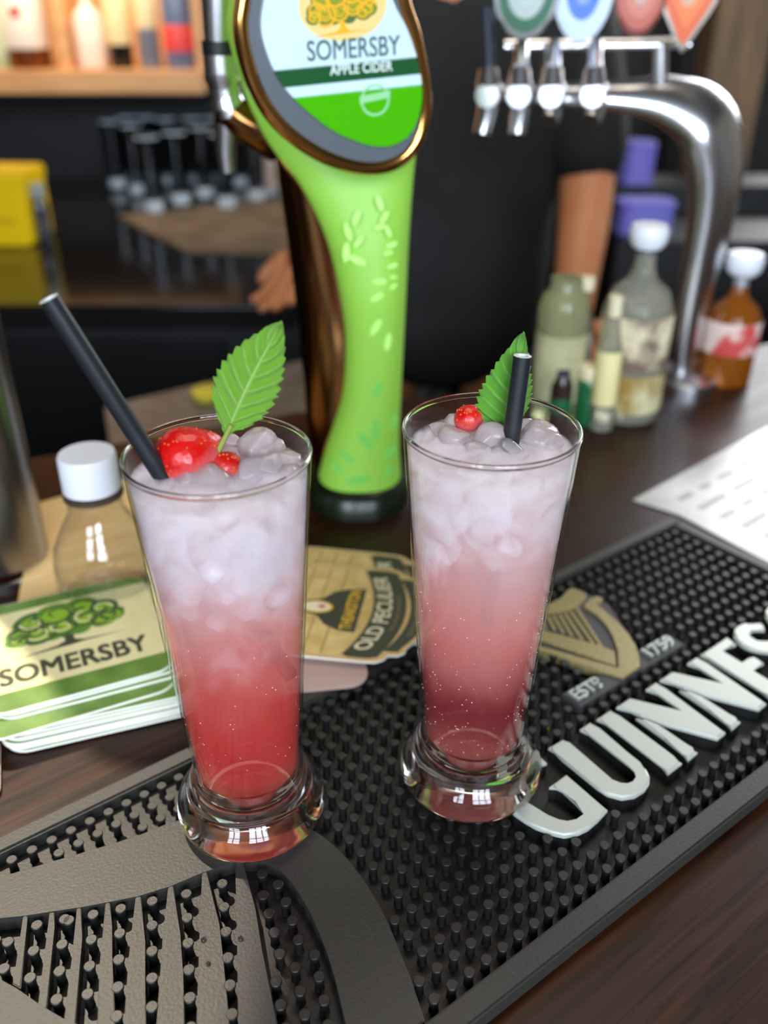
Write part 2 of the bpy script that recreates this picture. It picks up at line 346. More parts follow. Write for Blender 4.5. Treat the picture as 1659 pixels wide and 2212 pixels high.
# pegs
occ = [frame_poly, sound_poly, backing, est_pl, yr_pl]+string_polys+[p for L in LET for p in L]
pegs = []
for i in range(-34, 36):
    s = -346.3+9.4*i
    if s > -14 or s < -640: continue
    for j in range(0, 19):
        t = 17+9.45*j
        if t > 113 and t < 172.5 and -298 < s < -22 and not (s < -258 and t > 163): continue
        if inpoly(s, t, [(-530, 60), (-452, 76), (-424, 82), (-404, 92), (-425, 195), (-640, 195), (-640, 60)]): continue
        if any(pdist(s, t, P) < 2.6 for P in occ): continue
        pegs.append((s, t))
for (x, y), n in zip([(-521, 58.8), (-508.5, 58.1), (-497.9, 62.5), (-487.2, 67.8), (-476.4, 72.3), (-463.7, 77.1), (-450.0, 82.8), (-434.6, 87.7)], (2, 3, 4, 6, 7, 8, 9, 10)):
    for i in range(n):                      # rows that follow the harp strings
        p = (x-5.25*i, y+11.25*i)
        if pdist(*p, sound_poly) > 2.6: pegs.append(p)
pegs += [(-417.5, 94), (-423, 104), (-425.7, 113.6), (-428.7, 123), (-432.2, 133), (-439.9, 142.7), (-443.6, 152.3), (-414.8, 103.2), (-416.9, 113.1), (-419.5, 122.8), (-422.4, 132.2), (-430.3, 142.1), (-420.8, 142.2), (-424.7, 151.5), (-434.2, 152), (-428.7, 161.1), (-438, 161.3), (-447, 161.5), (-433, 170.5), (-442, 170.8), (-437, 180)]
def peg_bm(b, x=0, y=0, seg=14):
    return lathe(b, [(.0022, .002), (.0019, .0038), (.0020, .0072), (.0026, .0091), (.00255, .0097), (.0022, .0100), (0, .0100)], seg, x, y)
camxy = lambda p: (MO.x+ca*p[0]/1000+sa*p[1]/1000, MO.y+sa*p[0]/1000-ca*p[1]/1000)
def seen(p):
    w = V((*camxy(p), .01))-CAM; d = w.dot(FW); x, y = W_/2+F_*w.dot(RT)/d, H_/2-F_*w.dot(UP)/d
    return (0 < x < W_ and 0 < y < H_), d
pegs.sort(key=lambda p: (not seen(p)[0], seen(p)[1]))
first = None
for k, p in enumerate(pegs[:298]):
    if first is None: first = obj('peg', peg_bm(NB()), rubber, mat); o = first
    else: o = first.copy(); COL.objects.link(o)
    o.location = (p[0]/1000, -p[1]/1000, 0); o.rotation_euler = (0, 0, random.random()*6)
b = NB()
for p in pegs[298:]: peg_bm(b, p[0]/1000, -p[1]/1000, 10)
o = obj('rear_pegs', b, rubber, mat); o['kind'] = 'stuff'
# ------------------------------------------------------------------ drinking glasses
BH = .196
def body_r(z): return .0251+(.0366-.0251)*max(0, (z-.034)/(BH-.034))**0.96
def make_glass(loc, label):
    g = thing('cocktail_glass', label, 'glass', loc)
    zs = [.0335+(BH-.0025-.0335)*i/24 for i in range(25)]
    prof = [(body_r(max(z, .034)), z) for z in zs]+[(body_r(z)-.0013, z) for z in reversed(zs)]
    obj('bowl', lathe(NB(), prof, 96, closed=True), glass_thin, g, 60)
    r = body_r(BH)
    rim = [(r-.00065+.00085*math.cos(a), BH-.0018+.0013*math.sin(a)) for a in [2*math.pi*k/10 for k in range(10)]]
    obj('rim', lathe(NB(), rim, 96, closed=True), glass_solid, g, 80)
    foot = [(0, .0018), (.020, .0016), (.026, .0006), (.0300, 0), (.0325, .0008), (.0346, .0034), (.0355, .0075), (.0353, .0115), (.0340, .0150), (.0318, .0178), (.0300, .0200), (.0292, .0222), (.0281, .0262), (.0265, .0300), (.0253, .0334), (.0238, .0334), (.0235, .0270), (.0226, .0205), (.0200, .0165), (.014, .0144), (0, .0137)]
    ft = catmull([(p[0], 0, p[1]) for p in foot[:15]], 3)
    f2 = catmull([(p[0], 0, p[1]) for p in foot[15:]], 3)
    obj('foot', lathe(NB(), [(max(p.x, 0), p.z) for p in ft+f2], 96), glass_solid, g, 70)
    return g
LG = V((-.0640, .3205, .0100)); RG = V((.0432, .3440, .0100))
LG = G(546, 1748, .01); RG = G(1015, 1672, .01)
make_glass(LG, 'tall glass in front of the green coaster stack, holding the redder drink')
make_glass(RG, 'tall glass beside the silver letter G, holding the darker bottomed drink')
LEVEL = .1855
def drink_mat(name, stops, trans, seed, ice_lo, ice_hi, dens=(47, 300)):
    m = M(name, rough=.34, IOR=1.33); N, L, b = nodes(m)
    tc = N.new('ShaderNodeTexCoord'); sp = N.new('ShaderNodeSeparateXYZ'); L.new(tc.outputs['Object'], sp.inputs[0])
    mp = N.new('ShaderNodeMapping'); mp.inputs['Location'].default_value = (seed, seed*1.7, seed*.3); L.new(tc.outputs['Object'], mp.inputs[0])
    nz = N.new('ShaderNodeTexNoise'); nz.inputs['Scale'].default_value = 34; nz.inputs['Detail'].default_value = 2.5; L.new(mp.outputs[0], nz.inputs[0])
    ad = N.new('ShaderNodeMath'); ad.operation = 'MULTIPLY_ADD'; L.new(nz.outputs[0], ad.inputs[0]); ad.inputs[1].default_value = .05; ad.inputs[2].default_value = -.025
    a2 = N.new('ShaderNodeMath'); a2.operation = 'ADD'; L.new(ad.outputs[0], a2.inputs[0]); L.new(sp.outputs['Z'], a2.inputs[1])
    mr = N.new('ShaderNodeMapRange'); mr.inputs[1].default_value = .014; mr.inputs[2].default_value = LEVEL; L.new(a2.outputs[0], mr.inputs[0])
    cr = N.new('ShaderNodeValToRGB'); e = cr.color_ramp.elements
    e[0].position = 0; e[0].color = (*lin(stops[0][1]), 1); e[1].position = 1; e[1].color = (*lin(stops[-1][1]), 1)
    for p, c in stops[1:-1]: q = e.new(p); q.color = (*lin(c), 1)
    L.new(mr.outputs[0], cr.inputs[0])
    # frosty clumps of crushed ice in the upper third
    vz = N.new('ShaderNodeTexNoise'); vz.inputs['Scale'].default_value = 62; vz.inputs['Detail'].default_value = 3; vz.inputs['Distortion'].default_value = 1.6
    L.new(mp.outputs[0], vz.inputs[0])
    nb = N.new('ShaderNodeTexNoise'); nb.inputs['Scale'].default_value = 26; L.new(mp.outputs[0], nb.inputs[0])
    z2 = N.new('ShaderNodeMath'); z2.operation = 'MULTIPLY_ADD'; L.new(nb.outputs[0], z2.inputs[0]); z2.inputs[1].default_value = .09; z2.inputs[2].default_value = -.045
    z3 = N.new('ShaderNodeMath'); z3.operation = 'ADD'; L.new(z2.outputs[0], z3.inputs[0]); L.new(sp.outputs['Z'], z3.inputs[1])
    ic = N.new('ShaderNodeMapRange'); ic.inputs[1].default_value = ice_lo; ic.inputs[2].default_value = ice_hi; L.new(z3.outputs[0], ic.inputs[0])
    th = N.new('ShaderNodeMapRange'); th.inputs[1].default_value = .36; th.inputs[2].default_value = .60; L.new(vz.outputs[0], th.inputs[0])
    mu = N.new('ShaderNodeMath'); mu.operation = 'MULTIPLY'; L.new(ic.outputs[0], mu.inputs[0]); L.new(th.outputs[0], mu.inputs[1])
    mx = N.new('ShaderNodeMix'); mx.data_type = 'RGBA'; L.new(mu.outputs[0], mx.inputs[0]); L.new(cr.outputs[0], mx.inputs[6]); mx.inputs[7].default_value = (*lin((254, 247, 249)), 1)
    N.remove(b); sf = N.new('ShaderNodeBsdfTransparent'); L.new(sf.outputs[0], N['Material Output'].inputs['Surface'])
    vo = N.new('ShaderNodeVolumePrincipled'); vo.inputs['Anisotropy'].default_value = -.25
    L.new(mx.outputs[2], vo.inputs['Color'])
    de = N.new('ShaderNodeMapRange'); de.inputs[3].default_value = dens[0]; de.inputs[4].default_value = dens[1]; L.new(mu.outputs[0], de.inputs[0]); L.new(de.outputs[0], vo.inputs['Density'])
    L.new(vo.outputs[0], N['Material Output'].inputs['Volume'])
    return m
def liquid(loc, mat_, label):
    g = .0010
    lo = [(0, .0132), (.0141, .0139), (.0203, .0161), (.0230, .0203), (.0239, .0270), (.0241, .0325)]
    zs = [.036+(LEVEL-.036)*i/20 for i in range(21)]
    prof = lo+[(body_r(z)-.0014, z) for z in zs]
    b = lathe(NB(), prof, 96)
    top = [(body_r(LEVEL)-.0014-.0012, LEVEL-.0006), (.02, LEVEL-.0008), (.01, LEVEL-.0008), (0, LEVEL-.0008)]
    b2 = lathe(b, [(body_r(LEVEL)-.0014, LEVEL)]+top, 96); bmesh.ops.remove_doubles(b2, verts=b2.verts[:], dist=1e-5)
    o = obj('iced_drink', b2, mat_, smooth=60, loc=loc); return tag(o, label, 'drink')
mL = drink_mat('red_pink_drink', [(0, (248, 150, 130)), (.08, (242, 112, 100)), (.18, (226, 70, 70)), (.36, (240, 104, 96)), (.50, (246, 150, 142)), (.66, (250, 196, 190)), (.80, (252, 228, 230)), (1, (253, 240, 242))], .25, 3.1, .118, .150)  # bottom stops lightened, putting the foot's glow into the drink colour
mR = drink_mat('dark_pink_drink', [(0, (246, 160, 146)), (.08, (226, 120, 112)), (.16, (150, 56, 62)), (.28, (182, 76, 80)), (.42, (244, 156, 148)), (.56, (249, 186, 178)), (.74, (251, 218, 216)), (1, (253, 240, 240))], .25, 8.3, .135, .160)  # base glow put into the lighter bottom stops here too
DL = liquid(LG, mL, 'red and pink iced drink filling the glass in front of the green coasters')
DR = liquid(RG, mR, 'pink drink with a dark purple bottom in the glass beside letter G')
bub = M('fizz_bubble', (240, 205, 205), .2)
for src, loc, n, lo, hi in ((DL, LG, 60, .05, .12), (DR, RG, 170, .035, .125)):
    b = NB()
    for _ in range(n):
        z = random.uniform(lo, hi); a = random.uniform(math.pi, 2*math.pi); r = body_r(z)-.0013; q = random.uniform(.00012, .00034)
        bmesh.ops.create_icosphere(b, subdivisions=1, radius=q, matrix=Matrix.Translation((r*math.cos(a), r*math.sin(a), z)))
    o = obj('fizz', b, bub, src); o['kind'] = 'stuff'
# straws
def straw_bm(p0, p1, r=.0037):
    d = (p1-p0); b = NB()
    return tube(b, [p0, p0+d*.5, p1], r, 20, cap=False)
paper_blk = M('black_paper', (26, 29, 34), .42); paper_wht = M('white_paper_edge', (222, 222, 218), .7)
def straw(p0, p1, label, r=.0037):
    t = thing('drinking_straw', label, 'straw', p0)
    d = p1-p0
    obj('outer_paper', tube(NB(), [V((0, 0, 0)), d*.3, d*.7, d], r, 20, cap=False), paper_blk, t)
    b = tube(NB(), [d*.5, d*.75, d], r-.0006, 20, cap=False)
    obj('paper_lining', b, paper_blk, t)
    e = d.normalized(); a = e.orthogonal().normalized(); c = e.cross(a); b = NB(); A = []; B = []
    for k in range(20):
        w = a*math.cos(k*math.pi/10)+c*math.sin(k*math.pi/10); A.append(b.verts.new(d+w*r+e*.0001)); B.append(b.verts.new(d+w*(r-.0014)+e*.0001))
    for k in range(20): b.faces.new((A[k], A[(k+1) % 20], B[(k+1) % 20], B[k]))
    lowA = [b.verts.new(v.co-e*.0012) for v in B]
    for k in range(20): b.faces.new((B[k], B[(k+1) % 20], lowA[(k+1) % 20], lowA[k]))
    obj('cut_end', b, paper_wht, t)
    return t
def line_fit(A, B, tip):
    best = None
    for k in range(100, 400):
        P = B+(A-B)*(k/100); w = P-CAM; d = w.dot(FW); e = (W_/2+F_*w.dot(RT)/d-tip[0])**2+(H_/2-F_*w.dot(UP)/d-tip[1])**2
        if best is None or e < best[0]: best = (e, P)
    return best[1]
A = G(347, 1022, LG.z+LEVEL); B = LG+V((.0215, .0080, .078))
straw(B, line_fit(A, B, (92, 655)), 'long black paper straw leaning out to the left over the bottle cap')
A = G(1104, 950, RG.z+LEVEL); B = D(1050, 1345, RG.y+.001)
straw(B, line_fit(A, B, (1139, 772)), 'short black paper straw standing before the mint leaf in the right glass')
# mint leaves
def leaf_mat(name, c, c2):
    m = M(name, c, .34, Subsurface_Weight=.25, Subsurface_Radius=(.002, .004, .001)); N, L, b = nodes(m)
    at = N.new('ShaderNodeAttribute'); at.attribute_name = 'vein'; cr = N.new('ShaderNodeValToRGB')
    cr.color_ramp.elements[0].color = (*lin(c), 1); cr.color_ramp.elements[1].color = (*lin(c2), 1)
    nz = N.new('ShaderNodeTexVoronoi'); nz.inputs['Scale'].default_value = 330; nz.feature = 'SMOOTH_F1'
    bp = N.new('ShaderNodeBump'); bp.inputs['Strength'].default_value = .55; bp.inputs['Distance'].default_value = .0012
    L.new(at.outputs['Fac'], cr.inputs[0]); L.new(cr.outputs[0], b.inputs['Base Color']); L.new(nz.outputs[0], bp.inputs['Height']); L.new(bp.outputs[0], b.inputs['Normal'])
    return m
def mint_leaf(base, tip, side, wl, wr, fold, label, mat_, curve=.06, parent_name='mint_leaf', ex=.80):
    ax = tip-base; Ln = ax.length; X = ax/Ln; Y = (side-X*side.dot(X)).normalized(); Z = X.cross(Y)
    if Z.dot(CAM-base) < 0: Z = -Z
    nu, nv = 110, 40; b = NB(); vein = b.verts.layers.float.new('vein'); R = []
    for i in range(nu+1):
        u = i/nu
        prof = (math.sin(math.pi*min(1, u**ex))**.80)*(1-.08*u) if u < 1 else 0
        row = []
        for j in range(-nv//2, nv//2+1):
            v = j/(nv/2); w = (wl if v < 0 else wr)*prof
            saw = ((u*13+.15) % 1); ser = 1+(.15*(saw-.5) if abs(v) > .9 else 0)*min(1, prof*2)
            y = v*w*ser; av = abs(v)
            ph = (u-av*.20*1.0)*7.5; k = abs((ph % 1)-.5)*2          # lateral veins run forward to the edge
            ve = max(0, 1-abs(k-1)*-0 - (1-k)*7) if av > .03 else 0
            ve = max(ve*(1-av)**.4, max(0, 1-av*14))
            z = -.0011*ve+.0018*math.cos((ph % 1-.5)*math.pi*2)*-.45*min(1, av*3)*(1-av*.6)+.0022*av*av*-1
            z += -curve*Ln*(u-.5)**2+.0005*math.sin(u*31+v*5)*av
            yy, zz = y, z
            if v > 0 and fold: yy, zz = y*math.cos(fold), z-y*math.sin(fold)
            cb = .10*Ln*math.sin(math.pi*u)*.5
            x = u*Ln-av*av*0+ (.03*Ln*av if u > .02 else 0)*(1-u)
            vt = b.verts.new(base+X*x+Y*(yy-cb*.35)+Z*zz); vt[vein] = ve; row.append(vt)
        R.append(row)
    for i in range(nu):
        for j in range(nv):
            b.faces.new((R[i][j], R[i+1][j], R[i+1][j+1], R[i][j+1]))
    bmesh.ops.remove_doubles(b, verts=b.verts[:], dist=1e-6)
    me_o = obj('leaf_blade', b, mat_, None, 180)
    t = thing(parent_name, label, 'leaf', base); me_o.parent = t; me_o.matrix_parent_inverse = Matrix.Translation(-base)
    sd = me_o.modifiers.new('thick', 'SOLIDIFY'); sd.thickness = .00035
    st = obj('stem', tube(NB(), [V((0, 0, 0))+X*.006, -X*.004, -X*.016], [.0009, .0011, .0010], 8), M('mint_stem', (132, 150, 70), .5), t)
    return t
yl = LG.y+.010
mint_leaf(D(487, 943, yl), D(607, 700, yl-.004), RT, .0128, .0124, 0, 'upright serrated mint leaf standing beside the strawberry', leaf_mat('mint_green', (114, 166, 50), (164, 202, 108)))
yr = RG.y+.019
mint_leaf(D(1092, 932, yr), D(1133, 722, yr-.004), RT, .0138, .0135, .62, 'folded mint leaf rising behind the short black straw', leaf_mat('mint_deep_green', (92, 156, 48), (150, 196, 96)), ex=.50)
# strawberries
def berry_mat():
    m = M('strawberry_red', (214, 22, 20), .32, Subsurface_Weight=.3, Subsurface_Radius=(.006, .001, .001)); N, L, b = nodes(m)
    tc = N.new('ShaderNodeTexCoord'); sp = N.new('ShaderNodeSeparateXYZ'); cr = N.new('ShaderNodeValToRGB'); mr = N.new('ShaderNodeMapRange')
    mr.inputs[1].default_value = -.010; mr.inputs[2].default_value = .004
    cr.color_ramp.elements[0].color = (*lin((236, 150, 148)), 1); cr.color_ramp.elements[1].color = (*lin((196, 10, 8)), 1)
    L.new(tc.outputs['Object'], sp.inputs[0]); L.new(sp.outputs['Z'], mr.inputs[0]); L.new(mr.outputs[0], cr.inputs[0]); L.new(cr.outputs[0], b.inputs['Base Color'])
    vo = N.new('ShaderNodeTexVoronoi'); vo.inputs['Scale'].default_value = 420; bp = N.new('ShaderNodeBump'); bp.inputs['Strength'].default_value = .25; bp.inputs['Distance'].default_value = .0008
    L.new(tc.outputs['Object'], vo.inputs[0]); L.new(vo.outputs[0], bp.inputs['Height']); L.new(bp.outputs[0], b.inputs['Normal']); return m
bmat = berry_mat()
def strawberry(c, size, rot, label, squash=(1, .75, .7)):
    b = NB(); sphere(b, (0, 0, 0), 1, 32, 20)
    for v in b.verts:
        t = (v.co.x+1)/2; k = .55+.55*math.sin(math.pi*min(1, .25+t*.72)); v.co.y *= k; v.co.z *= k
        v.co = V((v.co.x*size*squash[0], v.co.y*size*squash[1], v.co.z*size*squash[2]))
    o = thing('strawberry_slice', label, 'fruit', c); o.rotation_euler = rot
    obj('flesh', b, bmat, o, 90)
    sb = NB(); rnd = random.Random(3)
    for _ in range(26):
        a, e = rnd.uniform(0, 6.28), rnd.uniform(.1, 1.2); n = V((math.cos(a)*math.cos(e), math.sin(a)*math.cos(e), math.sin(e))); t = (n.x+1)/2; k = .55+.55*math.sin(math.pi*min(1, .25+t*.72))
        sphere(sb, (n.x*size*squash[0], n.y*k*size*squash[1], n.z*k*size*squash[2]), .00055, 6, 4)
    s = obj('seeds', sb, M('strawberry_seed', (206, 84, 40), .4), o); s['kind'] = 'stuff'
    return o
strawberry(G(408, 985, LG.z+LEVEL+.0025), .0150, (0, -.35, .45), 'large bright red strawberry piece floating beside the long straw', (1, .80, .78))
strawberry(G(494, 1006, LG.z+LEVEL-.001), .0078, (.3, .2, 1.3), 'small red strawberry chunk among ice just below the upright mint leaf')
strawberry(G(1016, 902, RG.z+LEVEL+.003), .0078, (.1, -.3, .5), 'small red strawberry piece beside the folded mint leaf')
# ice lumps on the two drinks
ice_m = M('cloudy_ice', (255, 240, 242), .06, 0, Transmission_Weight=.75, IOR=1.31, Subsurface_Weight=.5, Subsurface_Radius=(.008, .006, .006))
def ice_mesh(seed, s, sub=3):
    r = random.Random(seed); b = NB(); bmesh.ops.create_icosphere(b, subdivisions=sub, radius=1)
    pl = [(V((r.uniform(-1, 1), r.uniform(-1, 1), r.uniform(-1, 1))).normalized(), r.uniform(.52, .85)) for _ in range(9)]
    for v in b.verts:
        p = v.co.copy()
        for n, d in pl:
            e = p.dot(n)-d
            if e > 0: p -= n*e*.93
        v.co = p*s*1.15
    return b
def ice(px, py, loc, s, dz, label, seed, grp):
    bi = ice_mesh(seed, s)
    for v in bi.verts: v.co.z *= .62
    p = G(px, py, loc.z+LEVEL+dz-.0012); q = V((p.x-loc.x, p.y-loc.y, 0)); lim = body_r(LEVEL)-.0024-s
    if q.length > lim: q *= lim/q.length
    o = obj('ice_lump', bi, ice_m, None, 50, loc=(loc.x+q.x, loc.y+q.y, p.z)); o.rotation_euler = (.35*math.sin(seed), .35*math.cos(seed*2), seed*.7)
    return tag(o, label, 'ice', grp)
gl, gr = 'ice lumps on the drink with the strawberry', 'ice lumps on the drink with the folded mint leaf'
IL = ['largest clear ice lump, behind the others right of the mint leaf', 'ice lump against the back right rim of the left glass', 'ice lump against the right rim of the left glass', 'ice lump in the middle right of the left drink', 'ice lump right of the small strawberry chunk', 'ice lump in front of the big strawberry', 'small ice lump at the foot of the upright mint leaf', 'small ice lump beside where the long straw enters', 'ice lump near the front right rim of the left glass']
for k, (x, y, s, dz) in enumerate([(560, 960, .0090, .002), (612, 955, .0085, .001), (640, 990, .0060, .001), (590, 1005, .0085, .0), (540, 1018, .0075, .0), (455, 1035, .0085, -.001), (505, 950, .0050, .002), (400, 1035, .0060, -.001), (625, 1020, .0060, -.001)]): ice(x, y, LG, s, dz, IL[k], 11+k, gl)
IR = ['ice lump at the foot of the folded mint leaf', 'ice lump in front of the short straw', 'ice lump in front of the small strawberry piece of the right glass', 'ice lump near the left rim of the right glass', 'largest ice lump right of the short straw', 'ice lump near the right rim of the right glass', 'ice lump behind the short straw at its right', 'ice lump near the front rim below the small strawberry', 'small ice lump at the back left of the right drink', 'small ice lump at the far right rim, frontmost there']
for k, (x, y, s, dz) in enumerate([(1055, 945, .0075, .001), (1110, 975, .0070, -.001), (985, 945, .0070, .0), (940, 925, .0065, .0), (1170, 940, .0085, .0), (1205, 920, .0060, .0), (1150, 905, .0065, .001), (1030, 975, .0070, -.002), (960, 900, .0050, .001), (1215, 955, .0055, -.001)]): ice(x, y, RG, s, dz, IR[k], 41+k, gr)
for loc, sd, lab in ((LG, 5, 'crushed ice packed below the surface of the drink with the big strawberry'), (RG, 9, 'crushed ice packed below the surface of the drink with folded mint')):
    r = random.Random(sd); b = NB()
    for k in range(54):
        z = r.uniform(.122 if sd == 5 else .140, LEVEL-.009); a = r.uniform(0, 6.28); s = r.uniform(.004, .0065); q = r.uniform(.3, 1)*(body_r(z)-.004-s)
        t = ice_mesh(k+sd*50, s, 2)
        bmesh.ops.translate(t, vec=(q*math.cos(a), q*math.sin(a), z), verts=t.verts[:])
        me = bpy.data.meshes.new('t'); t.to_mesh(me); t.free(); b.from_mesh(me); bpy.data.meshes.remove(me)
    o = obj('crushed_ice', b, M('frosty_ice', (250, 240, 244), .3, 0, Transmission_Weight=.25, IOR=1.2, Subsurface_Weight=.6, Subsurface_Radius=(.01, .009, .009)), None, 50, loc=loc); tag(o, lab, 'ice', None, 'stuff')
# ------------------------------------------------------------------ green bordered coasters
cream = noise_col(M('cream_card', rough=.5), (226, 214, 158), (234, 222, 168), (1, 1, 1), 60)
card_edge = M('card_edge', (238, 236, 226), .8)
cgreen = noise_col(M('coaster_green', rough=.45), (86, 122, 44), (116, 150, 62), (1, 1, 1), 45)
ink = M('dark_print', (62, 66, 46), .5); lime = M('lime_print', (140, 178, 40), .5); midg = M('leaf_print', (92, 134, 38), .5); dkg = M('dark_leaf_print', (60, 84, 44), .5)
CX = V((.909, .417, 0)); ctr = G(378, 1434, .02)
CS = .106
def swirl(b, cx, cy, r, turns, w, z, start=0, k=22):
    path = []
    for i in range(k+1):
        t = i/k; a = start+turns*6.283*t; rr = r*(1-.82*t); path.append((cx+rr*math.cos(a), cy+rr*.9*math.sin(a)))
    return prism(b, stroke(path, [w*(1-.6*i/k) for i in range(k+1)]), z, z+.00005)
def disc(b, cx, cy, rx, ry, z, n=22, a0=0, h=.00004):
    return prism(b, [(cx+rx*math.cos(6.283*i/n)*math.cos(a0)-ry*math.sin(6.283*i/n)*math.sin(a0), cy+rx*math.cos(6.283*i/n)*math.sin(a0)+ry*math.sin(6.283*i/n)*math.cos(a0)) for i in range(n)], z, z+h)
def tree_logo(par, W, H, z, cols):
    """spiral-leaved tree, W x H, its base at y=0, children of par"""
    A, Bc, Cc, Wt, Tr = cols
    blobs = [(-.36,.40,.13),(-.25,.58,.17),(-.05,.66,.19),(.16,.70,.16),(.32,.58,.15),(.38,.40,.12),(.18,.46,.18),(-.02,.40,.17),(-.22,.36,.17),(-.40,.30,.10),(.30,.34,.12),(-.12,.28,.10),(.10,.28,.10)]
    b = NB()
    for i, (x, y, r) in enumerate(blobs): disc(b, x*W, y*H, r*W, r*H*1.15, z+i*2e-6)
    obj('tree_crown_print', b, A, par, None)
    b = NB()
    for i, (x, y, r) in enumerate(blobs[:11]): disc(b, x*W+.01*W, y*H-.02*H, r*W*.66, r*H*.74, z+.00005+i*2e-6)
    obj('tree_leaf_print', b, Bc, par, None)
    b = NB()
    for i, (x, y, r) in enumerate(blobs[:11]): swirl(b, x*W, y*H, r*W*.98, 1.25, .034*W, z+.0001+i*3e-6, i*1.3)
    obj('tree_swirl_print', b, Cc, par, None)
    b = NB()
    for i in (1, 6, 7, 8, 4): x, y, r = blobs[i]; swirl(b, x*W, y*H, r*W*.62, .85, .022*W, z+.00016+i*3e-6, 2+i)
    obj('tree_highlight_print', b, Wt, par, None)
    b = NB(); prism(b, [(p[0]*W, p[1]*H) for p in [(-.46,-.03),(-.10,.045),(-.03,.10),(-.035,.17),(-.10,.22),(-.02,.20),(.0,.24),(.02,.20),(.09,.25),(.04,.15),(.05,.09),(.12,.05),(.46,.03),(.12,.02),(0,0),(-.12,.0)]], z, z+.00006)
    obj('tree_trunk_print', b, Tr, par, None)
def square_coaster(origin, ang, label, full=False, group=None, back=False):
    t = thing('beer_coaster', label, 'coaster', origin, ang, group)
    out = rrect(CS, CS, .013, 7); h = .00135
    obj('card', prism(NB(), out, 0, h, .0001, 1), card_edge, t)
    z = h+.00002; wb = .0105
    top = [p for p in rrect(CS-.0008, CS-.0008, .0125, 8)]
    mid = clip(clip(top, (-1, -CS/2+.0165), (1, -CS/2+.0165)), (1, CS/2-wb), (-1, CS/2-wb))
    obj('cream_print', prism(NB(), mid, z-.00002, z), cream, t, None)
    for P in (clip(top, (1, -CS/2+.0165), (-1, -CS/2+.0165)), clip(top, (-1, CS/2-wb), (1, CS/2-wb))):
        obj('green_border_print', prism(NB(), P, z-.00002, z), cgreen, t, None)
    if full:
        e = bpy.data.objects.new('tree_logo', None); COL.objects.link(e); e.parent = t; e.location = (-.001, -.0065, z)
        tree_logo(e, .072, .054, 0, (midg, lime, dkg, cream, ink))
        o = obj('printed_lettering', text_bm('SOMERSBY', .0165, .084, .00006, .055), ink, t, None); o.location = (-.0005, -.0305, z)
    return t
def coaster_at(corner_px, z, ang, dx=0, dy=0):
    c = G(*corner_px, z); X = V((math.cos(ang), math.sin(ang), 0)); Y = V((-math.sin(ang), math.cos(ang), 0))
    o = c-X*(CS/2-.004)+Y*(CS/2-.004); o += X*dx+Y*dy; o.z = z-.00137; return o
a0 = math.atan2(.417, .909)
T = .0014; top_z = .0206
square_coaster(coaster_at((368, 1434), top_z, a0), a0, 'topmost green bordered cream coaster with a swirling tree and dark lettering', True)
grp = 'coasters beneath the tree coaster'
ORD = 'first second third fourth fifth sixth seventh eighth ninth tenth eleventh twelfth thirteenth fourteenth fifteenth'.split()
offs = [(.0045, -.001, .0), (.0060, -.0035, -.02), (-.004, -.0140, .03)]+[(.010+.0012*math.sin(k*2.3), -.0165+.001*math.cos(k*1.7), -.09+.008*math.sin(k*3.1)) for k in range(10)]
for k, (dx, dy, da) in enumerate(offs):
    lab = 'green and cream coaster under the tree coaster in the left stack'
    lab = f'green and cream coaster, {ORD[k+1]} from the top of the stack under the tree coaster'
    if k == 0: lab = 'green bordered coaster directly under the topmost one, peeking out at its right'
    t = square_coaster(coaster_at((368, 1434), top_z, a0, dx, dy)-V((0, 0, T*(k+1))), a0+da, lab, False, None if k == 0 else grp)
# a few red edged coasters just in at the left edge
for k in range(3):
    o = thing('beer_coaster', f'red edged white coaster at the left edge of the bar, {ORD[2-k]} from the top', 'coaster', G(-112, 1690, 0)+V((.001*(k % 2), .0006*k, .0003+k*.0014)), .35, 'red edged coasters at the left edge')
    obj('card', prism(NB(), rrect(.050, .050, .010), 0, .0012, .0001, 1), card_edge, o); obj('red_print', prism(NB(), rrect(.0496, .0496, .010), .0012, .00124), M('red_print', (176, 40, 40), .5), o, None)
